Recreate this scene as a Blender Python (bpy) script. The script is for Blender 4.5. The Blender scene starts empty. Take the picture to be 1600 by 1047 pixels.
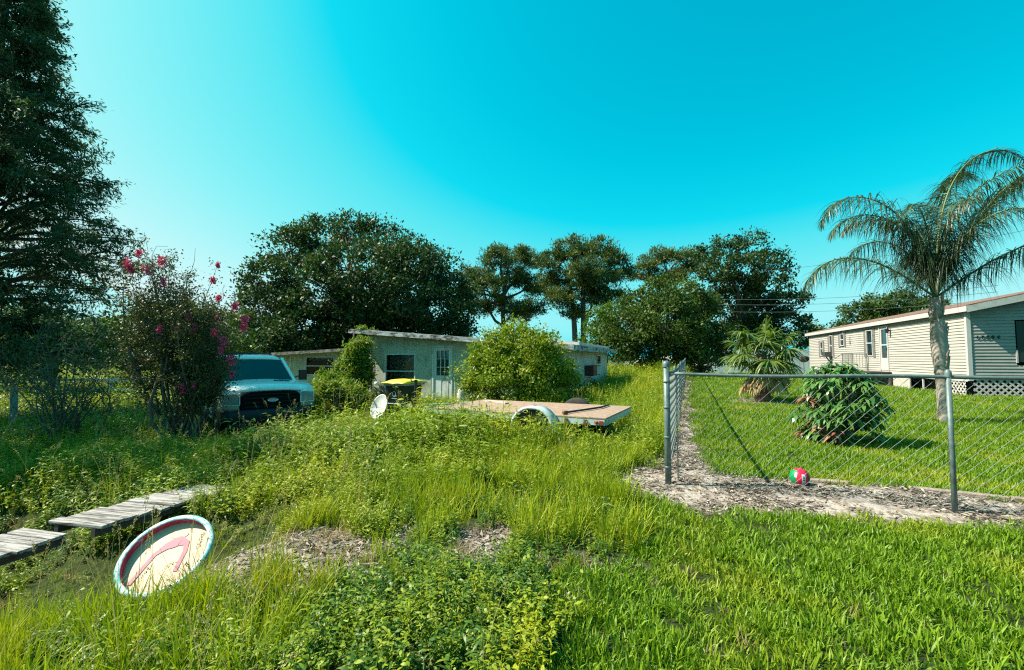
import bpy, math, random
import numpy as np
from mathutils import Vector, Matrix
R = math.radians
rng = np.random.default_rng(7)
random.seed(7)
scene = bpy.context.scene
COL = scene.collection

# ------------------------------------------------------------------ camera
FPX = 690.0
PITCH = math.atan(36.5 / FPX)
CAMZ = 1.4
cd = bpy.data.cameras.new('camera'); cam = bpy.data.objects.new('camera', cd); COL.objects.link(cam)
cd.sensor_width = 36; cd.lens = 36 * FPX / 1600
cam.location = (0, 0, CAMZ); cam.rotation_euler = (math.pi / 2 + PITCH, 0, 0)
cd.clip_start = 0.05; cd.clip_end = 4000
scene.camera = cam

# ------------------------------------------------------------------ light
SUN_EL = R(48)
SUN_DIR = Vector((-1, 0.06, 0)).normalized() * math.cos(SUN_EL) + Vector((0, 0, math.sin(SUN_EL)))
sl = bpy.data.lights.new('sun', 'SUN'); sun = bpy.data.objects.new('sun', sl); COL.objects.link(sun)
sl.energy = 5.0; sl.angle = R(0.5); sl.color = (1.0, 0.91, 0.76)
sun.rotation_euler = SUN_DIR.to_track_quat('Z', 'Y').to_euler()
w = bpy.data.worlds.new('World'); scene.world = w; w.use_nodes = True
nt = w.node_tree; nt.nodes.clear()
def N(t, typ, **kw):
    n = t.nodes.new(typ)
    for k, v in kw.items(): setattr(n, k, v)
    return n
out = N(nt, 'ShaderNodeOutputWorld'); bg = N(nt, 'ShaderNodeBackground')
sky = N(nt, 'ShaderNodeTexSky', sky_type='NISHITA', sun_disc=False)
sky.sun_elevation = SUN_EL; sky.sun_rotation = math.atan2(SUN_DIR.x, SUN_DIR.y)
sky.air_density = 1.0; sky.dust_density = 1.6; sky.ozone_density = 1.0
bw = N(nt, 'ShaderNodeRGBToBW'); mr = N(nt, 'ShaderNodeMapRange')
EXPO = 1.3
SKY_LO, SKY_HI = 1.4, 7.6      # luminance range of the physical sky, mapped to the cyan cast of this place's sky
mr.inputs['From Min'].default_value = SKY_LO; mr.inputs['From Max'].default_value = SKY_HI
rp = N(nt, 'ShaderNodeValToRGB'); cr = rp.color_ramp
def skyc(r, g, b): return tuple(((c / 255) ** 2.2) * 10 / 2 ** EXPO for c in (r, g, b)) + (1,)
stops = [(1.55, (0, 176, 209)), (2.1, (0, 200, 229)), (2.6, (24, 219, 242)), (3.0, (88, 231, 243)), (3.9, (140, 243, 248)), (4.8, (182, 250, 251)), (6.0, (228, 254, 254))]
for k, (lum, c) in enumerate(stops):
    e = cr.elements[k] if k < 2 else cr.elements.new(.5)
    e.position = (lum - SKY_LO) / (SKY_HI - SKY_LO); e.color = skyc(*c)
bg.inputs['Strength'].default_value = 0.1
nt.links.new(sky.outputs[0], bw.inputs[0]); nt.links.new(bw.outputs[0], mr.inputs['Value'])
nt.links.new(mr.outputs[0], rp.inputs[0]); nt.links.new(rp.outputs[0], bg.inputs['Color'])
nt.links.new(bg.outputs[0], out.inputs['Surface'])
vs = scene.view_settings
scene.cycles.use_denoising = False; scene.cycles.filter_width = 1.2
vs.view_transform = 'Standard'; vs.look = 'None'; vs.exposure = EXPO; vs.gamma = 1.0

# ------------------------------------------------------------------ helpers
def P(px, py, Y):
    """world point on the view ray of photo pixel (px,py) at forward distance Y"""
    dx = (px - 800) / FPX; u = (523.5 - py) / FPX
    wy = math.cos(PITCH) - u * math.sin(PITCH); wz = math.sin(PITCH) + u * math.cos(PITCH)
    s = Y / wy
    return Vector((dx * s, Y, CAMZ + wz * s))

def tag(o, label=None, cat=None, group=None, kind=None):
    if label: o['label'] = label
    if cat: o['category'] = cat
    if group: o['group'] = group
    if kind: o['kind'] = kind
    return o
def empty(name, loc, rz=0, label=None, cat=None, group=None):
    o = bpy.data.objects.new(name, None); COL.objects.link(o); o.location = loc; o.rotation_euler = (0, 0, rz)
    o.empty_display_size = 0.2
    return tag(o, label, cat, group)

class MB:
    def __init__(s): s.v = []; s.f = []
    def add(s, vs_, fs_):
        n = len(s.v); s.v += [tuple(map(float, q)) for q in vs_]; s.f += [tuple(n + i for i in f) for f in fs_]; return s
    def hexa(s, c):   # 8 corners: bottom 4 ccw, top 4 ccw
        return s.add(c, [(3, 2, 1, 0), (4, 5, 6, 7), (0, 1, 5, 4), (1, 2, 6, 5), (2, 3, 7, 6), (3, 0, 4, 7)])
    def box(s, x0, x1, y0, y1, z0, z1):
        return s.hexa([(x0, y0, z0), (x1, y0, z0), (x1, y1, z0), (x0, y1, z0), (x0, y0, z1), (x1, y0, z1), (x1, y1, z1), (x0, y1, z1)])
    def bar(s, a, b, wd, ht, up=(0, 0, 1)):
        a = Vector(a); b = Vector(b); d = (b - a).normalized(); up = Vector(up)
        if abs(d.dot(up)) > .98: up = Vector((1, 0, 0))
        sd = d.cross(up).normalized() * wd / 2; u = sd.cross(d).normalized() * ht / 2
        return s.hexa([a - sd - u, a + sd - u, b + sd - u, b - sd - u, a - sd + u, a + sd + u, b + sd + u, b - sd + u])
    def tube(s, pts, rad, n=8, caps=True):
        pts = [Vector(p) for p in pts]
        if not hasattr(rad, '__len__'): rad = [rad] * len(pts)
        base = len(s.v); ref = None
        for i, p in enumerate(pts):
            d = (pts[min(i + 1, len(pts) - 1)] - pts[max(i - 1, 0)])
            d = d.normalized() if d.length > 1e-9 else Vector((0, 0, 1))
            if ref is None: ref = Vector((1, 0, 0)) if abs(d.x) < .9 else Vector((0, 1, 0))
            a = (ref - d * ref.dot(d)).normalized(); ref = a; b = d.cross(a)
            for k in range(n):
                t = 2 * math.pi * k / n
                q = p + (a * math.cos(t) + b * math.sin(t)) * rad[i]; s.v.append((q.x, q.y, q.z))
        for i in range(len(pts) - 1):
            for k in range(n):
                k2 = (k + 1) % n; A = base + i * n; B = A + n
                s.f.append((A + k, A + k2, B + k2, B + k))
        if caps:
            s.f.append(tuple(base + k for k in reversed(range(n)))); s.f.append(tuple(base + (len(pts) - 1) * n + k for k in range(n)))
        return s
    def lathe(s, prof, n=32, c=(0, 0, 0), close=False):  # prof (r,z)
        base = len(s.v)
        for r_, z in prof:
            for k in range(n):
                t = 2 * math.pi * k / n; s.v.append((c[0] + r_ * math.cos(t), c[1] + r_ * math.sin(t), c[2] + z))
        for i in range(len(prof) - 1):
            for k in range(n):
                k2 = (k + 1) % n; A = base + i * n; B = A + n
                s.f.append((A + k, A + k2, B + k2, B + k))
        return s
    def prism(s, poly, axis, a0, a1):   # poly in the 2 other axes; axis index
        def mk(p, t):
            q = list(p); q.insert(axis, t); return tuple(q)
        n = len(poly)
        vs_ = [mk(p, a0) for p in poly] + [mk(p, a1) for p in poly]
        fs_ = [tuple(reversed(range(n))), tuple(range(n, 2 * n))] + [(i, (i + 1) % n, n + (i + 1) % n, n + i) for i in range(n)]
        return s.add(vs_, fs_)
    def build(s, name, mat, parent=None, smooth=False, bevel=0, seg=2, loc=None, rot=None, fix=True):
        me = bpy.data.meshes.new(name); me.from_pydata(s.v, [], s.f); me.validate(); me.update()
        if fix:
            import bmesh
            bm = bmesh.new(); bm.from_mesh(me); bmesh.ops.recalc_face_normals(bm, faces=bm.faces); bm.to_mesh(me); bm.free()
        o = bpy.data.objects.new(name, me); COL.objects.link(o)
        if mat: me.materials.append(mat)
        if parent: o.parent = parent
        if loc is not None: o.location = loc
        if rot is not None: o.rotation_euler = rot
        if smooth: me.shade_smooth() if not bevel else me.shade_smooth()
        if bevel:
            m = o.modifiers.new('bevel', 'BEVEL'); m.width = bevel; m.segments = seg; m.limit_method = 'ANGLE'; m.angle_limit = R(35)
            me.shade_smooth(); 
            m2 = o.modifiers.new('wn', 'WEIGHTED_NORMAL'); m2.keep_sharp = True
        return o

def np_mesh(name, V, F, attrs=None, mat=None, parent=None, smooth=False, link=True):
    V = np.asarray(V, np.float32); F = np.asarray(F, np.int32)
    me = bpy.data.meshes.new(name); k = F.shape[1] if len(F) else 3
    me.vertices.add(len(V)); me.vertices.foreach_set('co', V.ravel())
    me.loops.add(F.size); me.loops.foreach_set('vertex_index', F.ravel())
    me.polygons.add(len(F)); me.polygons.foreach_set('loop_start', np.arange(0, F.size, k, dtype=np.int32))
    if smooth: me.polygons.foreach_set('use_smooth', np.ones(len(F), bool))
    for an, (dt, dom, arr) in (attrs or {}).items():
        a = me.attributes.new(an, dt, dom)
        a.data.foreach_set('value' if dt in ('FLOAT', 'INT') else ('color' if 'COLOR' in dt else 'vector'), np.asarray(arr).ravel())
    me.update(calc_edges=True)
    o = bpy.data.objects.new(name, me)
    if link: COL.objects.link(o)
    if mat: me.materials.append(mat)
    if parent: o.parent = parent
    return o

# ------------------------------------------------------------------ materials
MATS = {}
def mat(name, col, rough=.7, col2=None, scale=5, detail=6, bump=0, bscale=None, spec=.4, metal=0, contrast=(.35, .65), coord='Object', stretch=(1, 1, 1), col3=None, scale3=1.5, c3=(.5, .7)):
    m = bpy.data.materials.new(name); m.use_nodes = True; t = m.node_tree; b = t.nodes['Principled BSDF']
    b.inputs['Roughness'].default_value = rough; b.inputs['Metallic'].default_value = metal
    b.inputs['Specular IOR Level'].default_value = spec
    b.inputs['Base Color'].default_value = (*col, 1)
    tc = N(t, 'ShaderNodeTexCoord'); mp = N(t, 'ShaderNodeMapping'); mp.inputs['Scale'].default_value = stretch
    t.links.new(tc.outputs[coord], mp.inputs[0])
    src = None
    if col2 is not None:
        nz = N(t, 'ShaderNodeTexNoise'); nz.inputs['Scale'].default_value = scale; nz.inputs['Detail'].default_value = detail; nz.inputs['Roughness'].default_value = .65
        t.links.new(mp.outputs[0], nz.inputs['Vector'])
        r_ = N(t, 'ShaderNodeValToRGB'); r_.color_ramp.elements[0].position = contrast[0]; r_.color_ramp.elements[1].position = contrast[1]
        r_.color_ramp.elements[0].color = (*col, 1); r_.color_ramp.elements[1].color = (*col2, 1)
        t.links.new(nz.outputs[0], r_.inputs[0]); src = r_.outputs[0]
        if col3 is not None:
            nz3 = N(t, 'ShaderNodeTexNoise'); nz3.inputs['Scale'].default_value = scale3; nz3.inputs['Detail'].default_value = 8; nz3.inputs['Roughness'].default_value = .7
            t.links.new(mp.outputs[0], nz3.inputs['Vector'])
            r3 = N(t, 'ShaderNodeMapRange'); r3.inputs['From Min'].default_value = c3[0]; r3.inputs['From Max'].default_value = c3[1]
            t.links.new(nz3.outputs[0], r3.inputs['Value'])
            mx = N(t, 'ShaderNodeMixRGB'); t.links.new(r3.outputs[0], mx.inputs[0]); t.links.new(src, mx.inputs[1]); mx.inputs[2].default_value = (*col3, 1); src = mx.outputs[0]
        t.links.new(src, b.inputs['Base Color'])
    if bump:
        nb = N(t, 'ShaderNodeTexNoise'); nb.inputs['Scale'].default_value = bscale or scale * 3; nb.inputs['Detail'].default_value = 8
        t.links.new(mp.outputs[0], nb.inputs['Vector'])
        bp = N(t, 'ShaderNodeBump'); bp.inputs['Strength'].default_value = bump; bp.inputs['Distance'].default_value = .02
        t.links.new(nb.outputs[0], bp.inputs['Height']); t.links.new(bp.outputs[0], b.inputs['Normal'])
    MATS[name] = m
    return m

def leafmat(name, c1, c2, c3=None, trans=.35, rough=.5, spec=.25, pscale=.6, tcol=(1.1, 1.25, .5), amount3=.5, c3r=(.5, .68)):
    """foliage: colour varies per leaf (attribute v), per clump and in patches over the plants"""
    m = bpy.data.materials.new(name); m.use_nodes = True; t = m.node_tree; b = t.nodes['Principled BSDF']; o = t.nodes['Material Output']
    at = N(t, 'ShaderNodeAttribute', attribute_name='v'); oi = N(t, 'ShaderNodeObjectInfo')
    ad = N(t, 'ShaderNodeMath', operation='ADD'); t.links.new(at.outputs['Fac'], ad.inputs[0]); t.links.new(oi.outputs['Random'], ad.inputs[1])
    hf = N(t, 'ShaderNodeMath', operation='FRACT'); t.links.new(ad.outputs[0], hf.inputs[0])
    mx = N(t, 'ShaderNodeMixRGB'); t.links.new(hf.outputs[0], mx.inputs[0]); mx.inputs[1].default_value = (*c1, 1); mx.inputs[2].default_value = (*c2, 1)
    src = mx.outputs[0]
    if c3 is not None:
        g = N(t, 'ShaderNodeNewGeometry'); nz = N(t, 'ShaderNodeTexNoise'); nz.inputs['Scale'].default_value = pscale; nz.inputs['Detail'].default_value = 5
        t.links.new(g.outputs['Position'], nz.inputs['Vector'])
        r_ = N(t, 'ShaderNodeMapRange'); r_.inputs['From Min'].default_value = c3r[0]; r_.inputs['From Max'].default_value = c3r[1]; r_.inputs['To Max'].default_value = amount3
        t.links.new(nz.outputs[0], r_.inputs['Value'])
        m3 = N(t, 'ShaderNodeMixRGB'); t.links.new(r_.outputs[0], m3.inputs[0]); t.links.new(src, m3.inputs[1]); m3.inputs[2].default_value = (*c3, 1); src = m3.outputs[0]
    t.links.new(src, b.inputs['Base Color']); b.inputs['Roughness'].default_value = rough; b.inputs['Specular IOR Level'].default_value = spec
    tr = N(t, 'ShaderNodeBsdfTranslucent'); ml = N(t, 'ShaderNodeMixRGB', blend_type='MULTIPLY'); ml.inputs[0].default_value = 1
    t.links.new(src, ml.inputs[1]); ml.inputs[2].default_value = (*tcol, 1); t.links.new(ml.outputs[0], tr.inputs[0])
    ms = N(t, 'ShaderNodeMixShader'); ms.inputs[0].default_value = trans
    t.links.new(b.outputs[0], ms.inputs[1]); t.links.new(tr.outputs[0], ms.inputs[2]); t.links.new(ms.outputs[0], o.inputs['Surface'])
    return m

BLACK = mat('black_plastic', (.012, .012, .014), .45)
WHITE = mat('white_paint', (.55, .55, .53), .5, (.39, .39, .37), 3)
GLASS = mat('dark_glass', (.02, .03, .032), .05, spec=1.0)
BARK = mat('bark', (.07, .055, .042), .9, (.14, .115, .09), 9, bump=.6, stretch=(1, 1, .25))
BARKG = mat('grey_bark', (.13, .12, .1), .9, (.26, .24, .2), 9, bump=.5, stretch=(1, 1, .3))
GALV = mat('galvanised_steel', (.07, .105, .105), .5, (.13, .18, .175), 14, metal=.2, col3=(.1, .12, .1), scale3=6, c3=(.55, .75))
WIRE = mat('galvanised_wire', (.20, .235, .23), .45, metal=.2)
RUST = mat('rust', (.16, .06, .03), .9, (.08, .04, .03), 30)
TIRE = mat('tyre_rubber', (.016, .016, .016), .85, (.035, .033, .03), 12)

# ------------------------------------------------------------------ terrain
U = np.array([.9278, -.3731]); Vv = np.array([.3731, .9278])      # along the front fence / along the side fence
F0 = np.array([1.69, 4.85])
def ab(x, y):
    dx = x - F0[0]; dy = y - F0[1]
    return dx * U[0] + dy * U[1], dx * Vv[0] + dy * Vv[1]
CP = np.array([(0, 0, 0), (0, 2, 0), (2, 1.5, 0), (3, 3, .02), (1.7, 4.85, .05), (4, 4, .05), (5.3, 7.2, .05), (9, 9, .07), (7.5, 13, .1), (15.5, 15, .1), (10, 26, .15), (21, 32, .15),
    (0, 7, .0), (1.5, 7, .0), (0, 4.5, .0), (-2, 8.5, -.12), (-5.5, 17, -.2), (1.7, 14, 0), (4.7, 22, .12), (-6, 11, -.55), (-7, 9.3, -.42), (-9, 17, -.45), (-9, 22, -.42), (-14, 12, -.5), (-4.4, 6.2, -.24),
    (-3.9, 3.0, -.12), (-3.4, 5.2, -.13), (-6, 5, -.2), (-3, 7.5, -.25), (-20, 8, -.5), (-3, 1.5, -.08), (-1.5, 3, -.02), (-1.2, 5.5, -.02), (-30, 30, -.4), (-60, 60, -.2), (0, 40, .1), (0, 70, .1), (30, 60, .1), (60, 60, .1), (60, 0, 0), (-60, 0, -.3), (0, -30, 0), (8, 2, .02), (-9, 3, -.15)])
def smooth(a, b, x):
    t = np.clip((x - a) / (b - a), 0, 1); return t * t * (3 - 2 * t)
def H(x, y):
    x = np.asarray(x, float); y = np.asarray(y, float); sh = x.shape; X = x.ravel(); Y = y.ravel(); o = np.empty(len(X))
    for s in range(0, len(X), 20000):
        xs = X[s:s + 20000, None]; ys = Y[s:s + 20000, None]
        sc = .35 + .06 * np.hypot(xs, ys)
        d2 = ((xs - CP[:, 0]) ** 2 + (ys - CP[:, 1]) ** 2) / sc ** 2
        wt = 1 / (d2 + .8) ** 1.8
        o[s:s + 20000] = (wt * CP[:, 2]).sum(1) / wt.sum(1)
    # roadside ditch running parallel with the road, ending where the driveway crosses it
    a = (X + 3.3) * U[0] + (Y - 3.85) * U[1]; b = (X + 3.3) * Vv[0] + (Y - 3.85) * Vv[1]
    o -= .62 * np.exp(-(b / np.where(b < 0, 1.05, .6)) ** 2) * (1 - smooth(.8, 1.6, a))
    o += .022 * np.sin(X * 2.1 + .7 * Y) * np.sin(Y * 2.7 - .4 * X) * np.exp(-np.hypot(X, Y) / 14)
    o = np.where(np.hypot(X, Y) > 150, .05, o)
    return o.reshape(sh)
def h1(x, y): return float(H(np.array([x]), np.array([y]))[0])

def vn(x, y, s, seed=0):
    """cheap smooth value noise in 0..1"""
    x = np.asarray(x) * s + 37.1 + seed * 13.7; y = np.asarray(y) * s + 11.9 + seed * 7.3
    xi = np.floor(x); yi = np.floor(y); xf = x - xi; yf = y - yi
    xf = xf * xf * (3 - 2 * xf); yf = yf * yf * (3 - 2 * yf)
    def hh(i, j):
        q = np.sin(i * 127.1 + j * 311.7 + seed * 74.7) * 43758.5453; return q - np.floor(q)
    return (hh(xi, yi) * (1 - xf) + hh(xi + 1, yi) * xf) * (1 - yf) + (hh(xi, yi + 1) * (1 - xf) + hh(xi + 1, yi + 1) * xf) * yf
def fbm(x, y, s, seed=0):
    return .5 * vn(x, y, s, seed) + .3 * vn(x, y, s * 2.1, seed + 1) + .2 * vn(x, y, s * 4.3, seed + 2)

def dirt_mask(x, y):
    """1 where bare sandy soil shows"""
    a, b = ab(x, y); n = (fbm(x, y, 1.6, 3) - .5)
    front = smooth(-.75, -.45, b + n * .5 - np.clip(a - .2, 0, 3) * .14) * (1 - smooth(.55, .75, b + n * .4)) * smooth(-.65, -.3, a + n * .6)
    blob = 1 - smooth(.8, 1.05, np.hypot((a - .3) / .8, (b + .02) / .76) + n * .8)
    side = smooth(-.35, -.12, a + n * .5) * (1 - smooth(.22, .4, a + n * .45 - .45 * np.exp(-b / .8))) * smooth(-.3, 0, b) * (1 - smooth(22, 24, b))
    ring = 1 - smooth(.75, 1.0, np.hypot(x - 7.5, y - 13.2) / 1.1 + n * .3)
    # dead litter patches in the middle of the verge
    p1 = 1 - smooth(.6, 1.15, np.hypot((x + 1.35) / 1.0, (y - 3.3) / .48) + n * 3.0)
    p2 = 1 - smooth(.5, 1.1, np.hypot((x + 2.45) / .4, (y - 3.75) / .4) + n * 2.0)
    p3 = 1 - smooth(.5, 1.1, np.hypot((x - .55) / .45, (y - 3.0) / .8) + n * 2.4)
    return np.clip(np.maximum.reduce([front, blob, side, ring * .8, p1 * .95, p2 * .7, p3 * .4]), 0, 1)

def axis(vals):
    o = [np.arange(a, b, s) for a, b, s in vals]; return np.unique(np.round(np.concatenate(o), 4))
gx = axis([(-1500, -150, 270), (-150, -40, 10), (-40, -14, 1.2), (-14, 12, .09), (12, 40, 1.2), (40, 150, 10), (150, 1501, 270)])
gy = axis([(-1500, -150, 270), (-150, -20, 20), (-20, 0, 1.5), (0, 13, .09), (13, 40, .5), (40, 150, 10), (150, 1501, 270)])
GX, GY = np.meshgrid(gx, gy); GZ = H(GX, GY)
dm = dirt_mask(GX, GY); near = (np.abs(GX) < 14) & (GY < 13) & (GY > 0)
GZ += np.where(near, dm * (fbm(GX, GY, 7, 9) - .5) * .045, 0)
nx, ny = len(gx), len(gy); idx = np.arange(nx * ny).reshape(ny, nx)
Fq = np.stack([idx[:-1, :-1], idx[:-1, 1:], idx[1:, 1:], idx[1:, :-1]], -1).reshape(-1, 4)
A_, B_ = ab(GX, GY); lawnm = ((smooth(.2, .5, A_) * smooth(.4, .7, B_)))
gm = bpy.data.materials.new('ground_soil'); gm.use_nodes = True; t = gm.node_tree; b = t.nodes['Principled BSDF']
b.inputs['Roughness'].default_value = .95; b.inputs['Specular IOR Level'].default_value = .1
geo = N(t, 'ShaderNodeNewGeometry')
def nzr(sc, stops, det=8):
    nz = N(t, 'ShaderNodeTexNoise'); nz.inputs['Scale'].default_value = sc; nz.inputs['Detail'].default_value = det; nz.inputs['Roughness'].default_value = .7
    t.links.new(geo.outputs['Position'], nz.inputs['Vector']); r_ = N(t, 'ShaderNodeValToRGB'); cr = r_.color_ramp
    cr.elements[0].position = stops[0][0]; cr.elements[0].color = (*stops[0][1], 1); cr.elements[1].position = stops[-1][0]; cr.elements[1].color = (*stops[-1][1], 1)
    for p_, c_ in stops[1:-1]: e = cr.elements.new(p_); e.color = (*c_, 1)
    t.links.new(nz.outputs[0], r_.inputs[0]); return nz, r_
_, sand = nzr(9, [(.3, (.13, .095, .07)), (.46, (.24, .195, .16)), (.56, (.37, .325, .29)), (.7, (.21, .155, .12))])
_, turf = nzr(14, [(.35, (.012, .017, .005)), (.6, (.035, .055, .012)), (.75, (.07, .075, .02))])
dmt = N(t, 'ShaderNodeAttribute', attribute_name='dirt'); mx = N(t, 'ShaderNodeMixRGB')
t.links.new(dmt.outputs['Fac'], mx.inputs[0]); t.links.new(turf.outputs[0], mx.inputs[1]); t.links.new(sand.outputs[0], mx.inputs[2]); t.links.new(mx.outputs[0], b.inputs['Base Color'])
nb = N(t, 'ShaderNodeTexNoise'); nb.inputs['Scale'].default_value = 35; nb.inputs['Detail'].default_value = 8; t.links.new(geo.outputs['Position'], nb.inputs['Vector'])
bp = N(t, 'ShaderNodeBump'); bp.inputs['Strength'].default_value = .8; bp.inputs['Distance'].default_value = .03; t.links.new(nb.outputs[0], bp.inputs['Height']); t.links.new(bp.outputs[0], b.inputs['Normal'])
ground = np_mesh('ground', np.stack([GX, GY, GZ], -1).reshape(-1, 3), Fq, {'dirt': ('FLOAT', 'POINT', dm.ravel())}, gm, smooth=True)
ground['kind'] = 'structure'

# ------------------------------------------------------------------ green house
def groove_mat(name, c1, c2, c3, freq, ax=0, depth=.5, rough=.7):
    m = mat(name, c1, rough, c2, 3, col3=c3, scale3=1.3, c3=(.52, .72))
    t = m.node_tree; b = t.nodes['Principled BSDF']; tc = N(t, 'ShaderNodeTexCoord'); sx = N(t, 'ShaderNodeSeparateXYZ'); t.links.new(tc.outputs['Object'], sx.inputs[0])
    mu = N(t, 'ShaderNodeMath', operation='MULTIPLY'); mu.inputs[1].default_value = freq; t.links.new(sx.outputs[ax], mu.inputs[0])
    fr = N(t, 'ShaderNodeMath', operation='FRACT'); t.links.new(mu.outputs[0], fr.inputs[0])
    gt = N(t, 'ShaderNodeMath', operation='GREATER_THAN'); gt.inputs[1].default_value = .06; t.links.new(fr.outputs[0], gt.inputs[0])
    bp = N(t, 'ShaderNodeBump'); bp.inputs['Strength'].default_value = depth; bp.inputs['Distance'].default_value = .03
    t.links.new(gt.outputs[0], bp.inputs['Height']); t.links.new(bp.outputs[0], b.inputs['Normal'])
    return m
GREENW = groove_mat('green_panel_siding', (.33, .37, .29), (.40, .44, .35), (.14, .15, .12), 4.9)
PALEW = groove_mat('pale_panel_siding', (.36, .42, .36), (.44, .5, .42), (.15, .17, .14), 3.3)
DOORM = mat('weathered_white_paint', (.56, .60, .57), .7, (.42, .47, .44), 5, col3=(.1, .12, .1), scale3=2.5, c3=(.55, .75), stretch=(1, 1, .3))
FASCIA = mat('mildewed_fascia', (.42, .47, .48), .8, (.24, .28, .28), 5, col3=(.025, .03, .03), scale3=3.5, c3=(.45, .58), stretch=(1, 1, 2.5))
FASCIA2 = mat('rotten_grey_fascia', (.22, .22, .21), .9, (.12, .12, .11), 6, col3=(.03, .03, .03), scale3=4, c3=(.45, .6), stretch=(1, 1, 2.5))
ROOFW = mat('white_roof_sheet', (.45, .45, .44), .6, (.30, .30, .29), 3, col3=(.08, .08, .08), scale3=2, c3=(.55, .7))
CURT = groove_mat('brown_curtain', (.22, .16, .13), (.28, .21, .17), (.14, .10, .08), 9, depth=.4)
LACE = mat('pale_curtain', (.45, .47, .45), .9, (.3, .32, .3), 9)
TRIM = mat('pale_green_trim', (.55, .6, .56), .6, (.42, .46, .43), 6)

hb = (-5.53, 17.2, 0)
house = empty('house', hb, math.atan2(-.371, .928), 'low mint green house with long sloping shed roof and mildewed white fascia, behind the trailer', 'house')
SL = .08; ZT = 2.40
def zt(x): return ZT - SL * x
LW, DP = 7.75, 8.2
m = MB()
# front wall with window and door openings (segments between them)
def wallseg(m, x0, x1, z0, z1=None, y0=0, y1=.12):
    m.hexa([(x0, y0, z0), (x1, y0, z0), (x1, y1, z0), (x0, y1, z0), (x0, y0, zt(x0) if z1 is None else z1), (x1, y0, zt(x1) if z1 is None else z1), (x1, y1, zt(x1) if z1 is None else z1), (x0, y1, zt(x0) if z1 is None else z1)])
wallseg(m, 0, .72, -.6); wallseg(m, .72, 2.11, -.6, .26); wallseg(m, .72, 2.11, 1.58); wallseg(m, 2.11, 2.83, -.6); wallseg(m, 2.83, 3.67, 1.86)
wallseg(m, 2.83, 3.67, -.6, -.16); wallseg(m, 3.67, LW, -.6)
m.build('front_wall', GREENW, house)
m = MB(); m.hexa([(0, .12, -.6), (.1, .12, -.6), (.1, DP, -.6), (0, DP, -.6), (0, .12, zt(0)), (.1, .12, zt(.1)), (.1, DP, zt(.1)), (0, DP, zt(0))])
m.box(.1, LW, DP - .1, DP, -.6, zt(LW)); m.build('rear_wall', GREENW, house)
m = MB(); m.hexa([(LW - .1, .12, -.6), (LW, .12, -.6), (LW, DP - .1, -.6), (LW - .1, DP - .1, -.6), (LW - .1, .12, zt(LW)), (LW, .12, zt(LW)), (LW, DP - .1, zt(LW)), (LW - .1, DP - .1, zt(LW))])
m.build('side_wall', mat('pale_side_siding', (.42, .5, .5), .7, (.32, .4, .4), 3, col3=(.15, .2, .2), scale3=1.5), house)
# roof slab and fascia
def slab(x0, x1, y0, y1, d0, d1, off=0):
    return [(x0, y0, zt(x0) + d0 + off), (x1, y0, zt(x1) + d0 + off), (x1, y1, zt(x1) + d0 + off), (x0, y1, zt(x0) + d0 + off), (x0, y0, zt(x0) + d1 + off), (x1, y0, zt(x1) + d1 + off), (x1, y1, zt(x1) + d1 + off), (x0, y1, zt(x0) + d1 + off)]
m = MB(); m.hexa(slab(-.62, LW + .42, -.42, DP + .4, .002, .09)); m.build('roof', ROOFW, house)
m = MB(); m.hexa(slab(-.62, LW + .42, -.46, -.423, -.075, .075)); m.build('fascia', FASCIA, house)
m = MB(); m.hexa(slab(LW + .423, LW + .46, -.46, DP + .4, -.10, .08)); m.build('fascia', FASCIA, house)
m = MB(); m.hexa(slab(-.66, -.623, -.46, DP + .4, -.075, .075)); m.build('fascia', FASCIA, house)
for q in np.arange(-.3, LW, .6): m = MB(); m.hexa(slab(q, q + .05, -.41, -.003, -.06, 0)); m.build('rafter_tail', FASCIA, house)
m = MB(); m.hexa([(5.6, 1.8, zt(5.6) + .1), (LW + .1, 1.8, zt(LW) + .1), (LW + .1, DP, zt(LW) + .1), (5.6, DP, zt(5.6) + .1), (5.6, 1.8, zt(5.6) + .34), (LW + .1, 1.8, zt(LW) + .2), (LW + .1, DP, zt(LW) + .2), (5.6, DP, zt(5.6) + .34)])
m.build('raised_roof', ROOFW, house)
# corner trim + battens
m = MB(); m.box(-.02, .08, -.022, -.002, -.5, zt(0) - .08); m.build('corner_trim', TRIM, house)
m = MB(); m.box(3.75, 3.79, -.015, -.002, -.5, zt(3.8) - .01); m.box(2.74, 2.77, -.012, -.002, -.5, zt(2.75) - .01); m.build('batten', GREENW, house)
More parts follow.
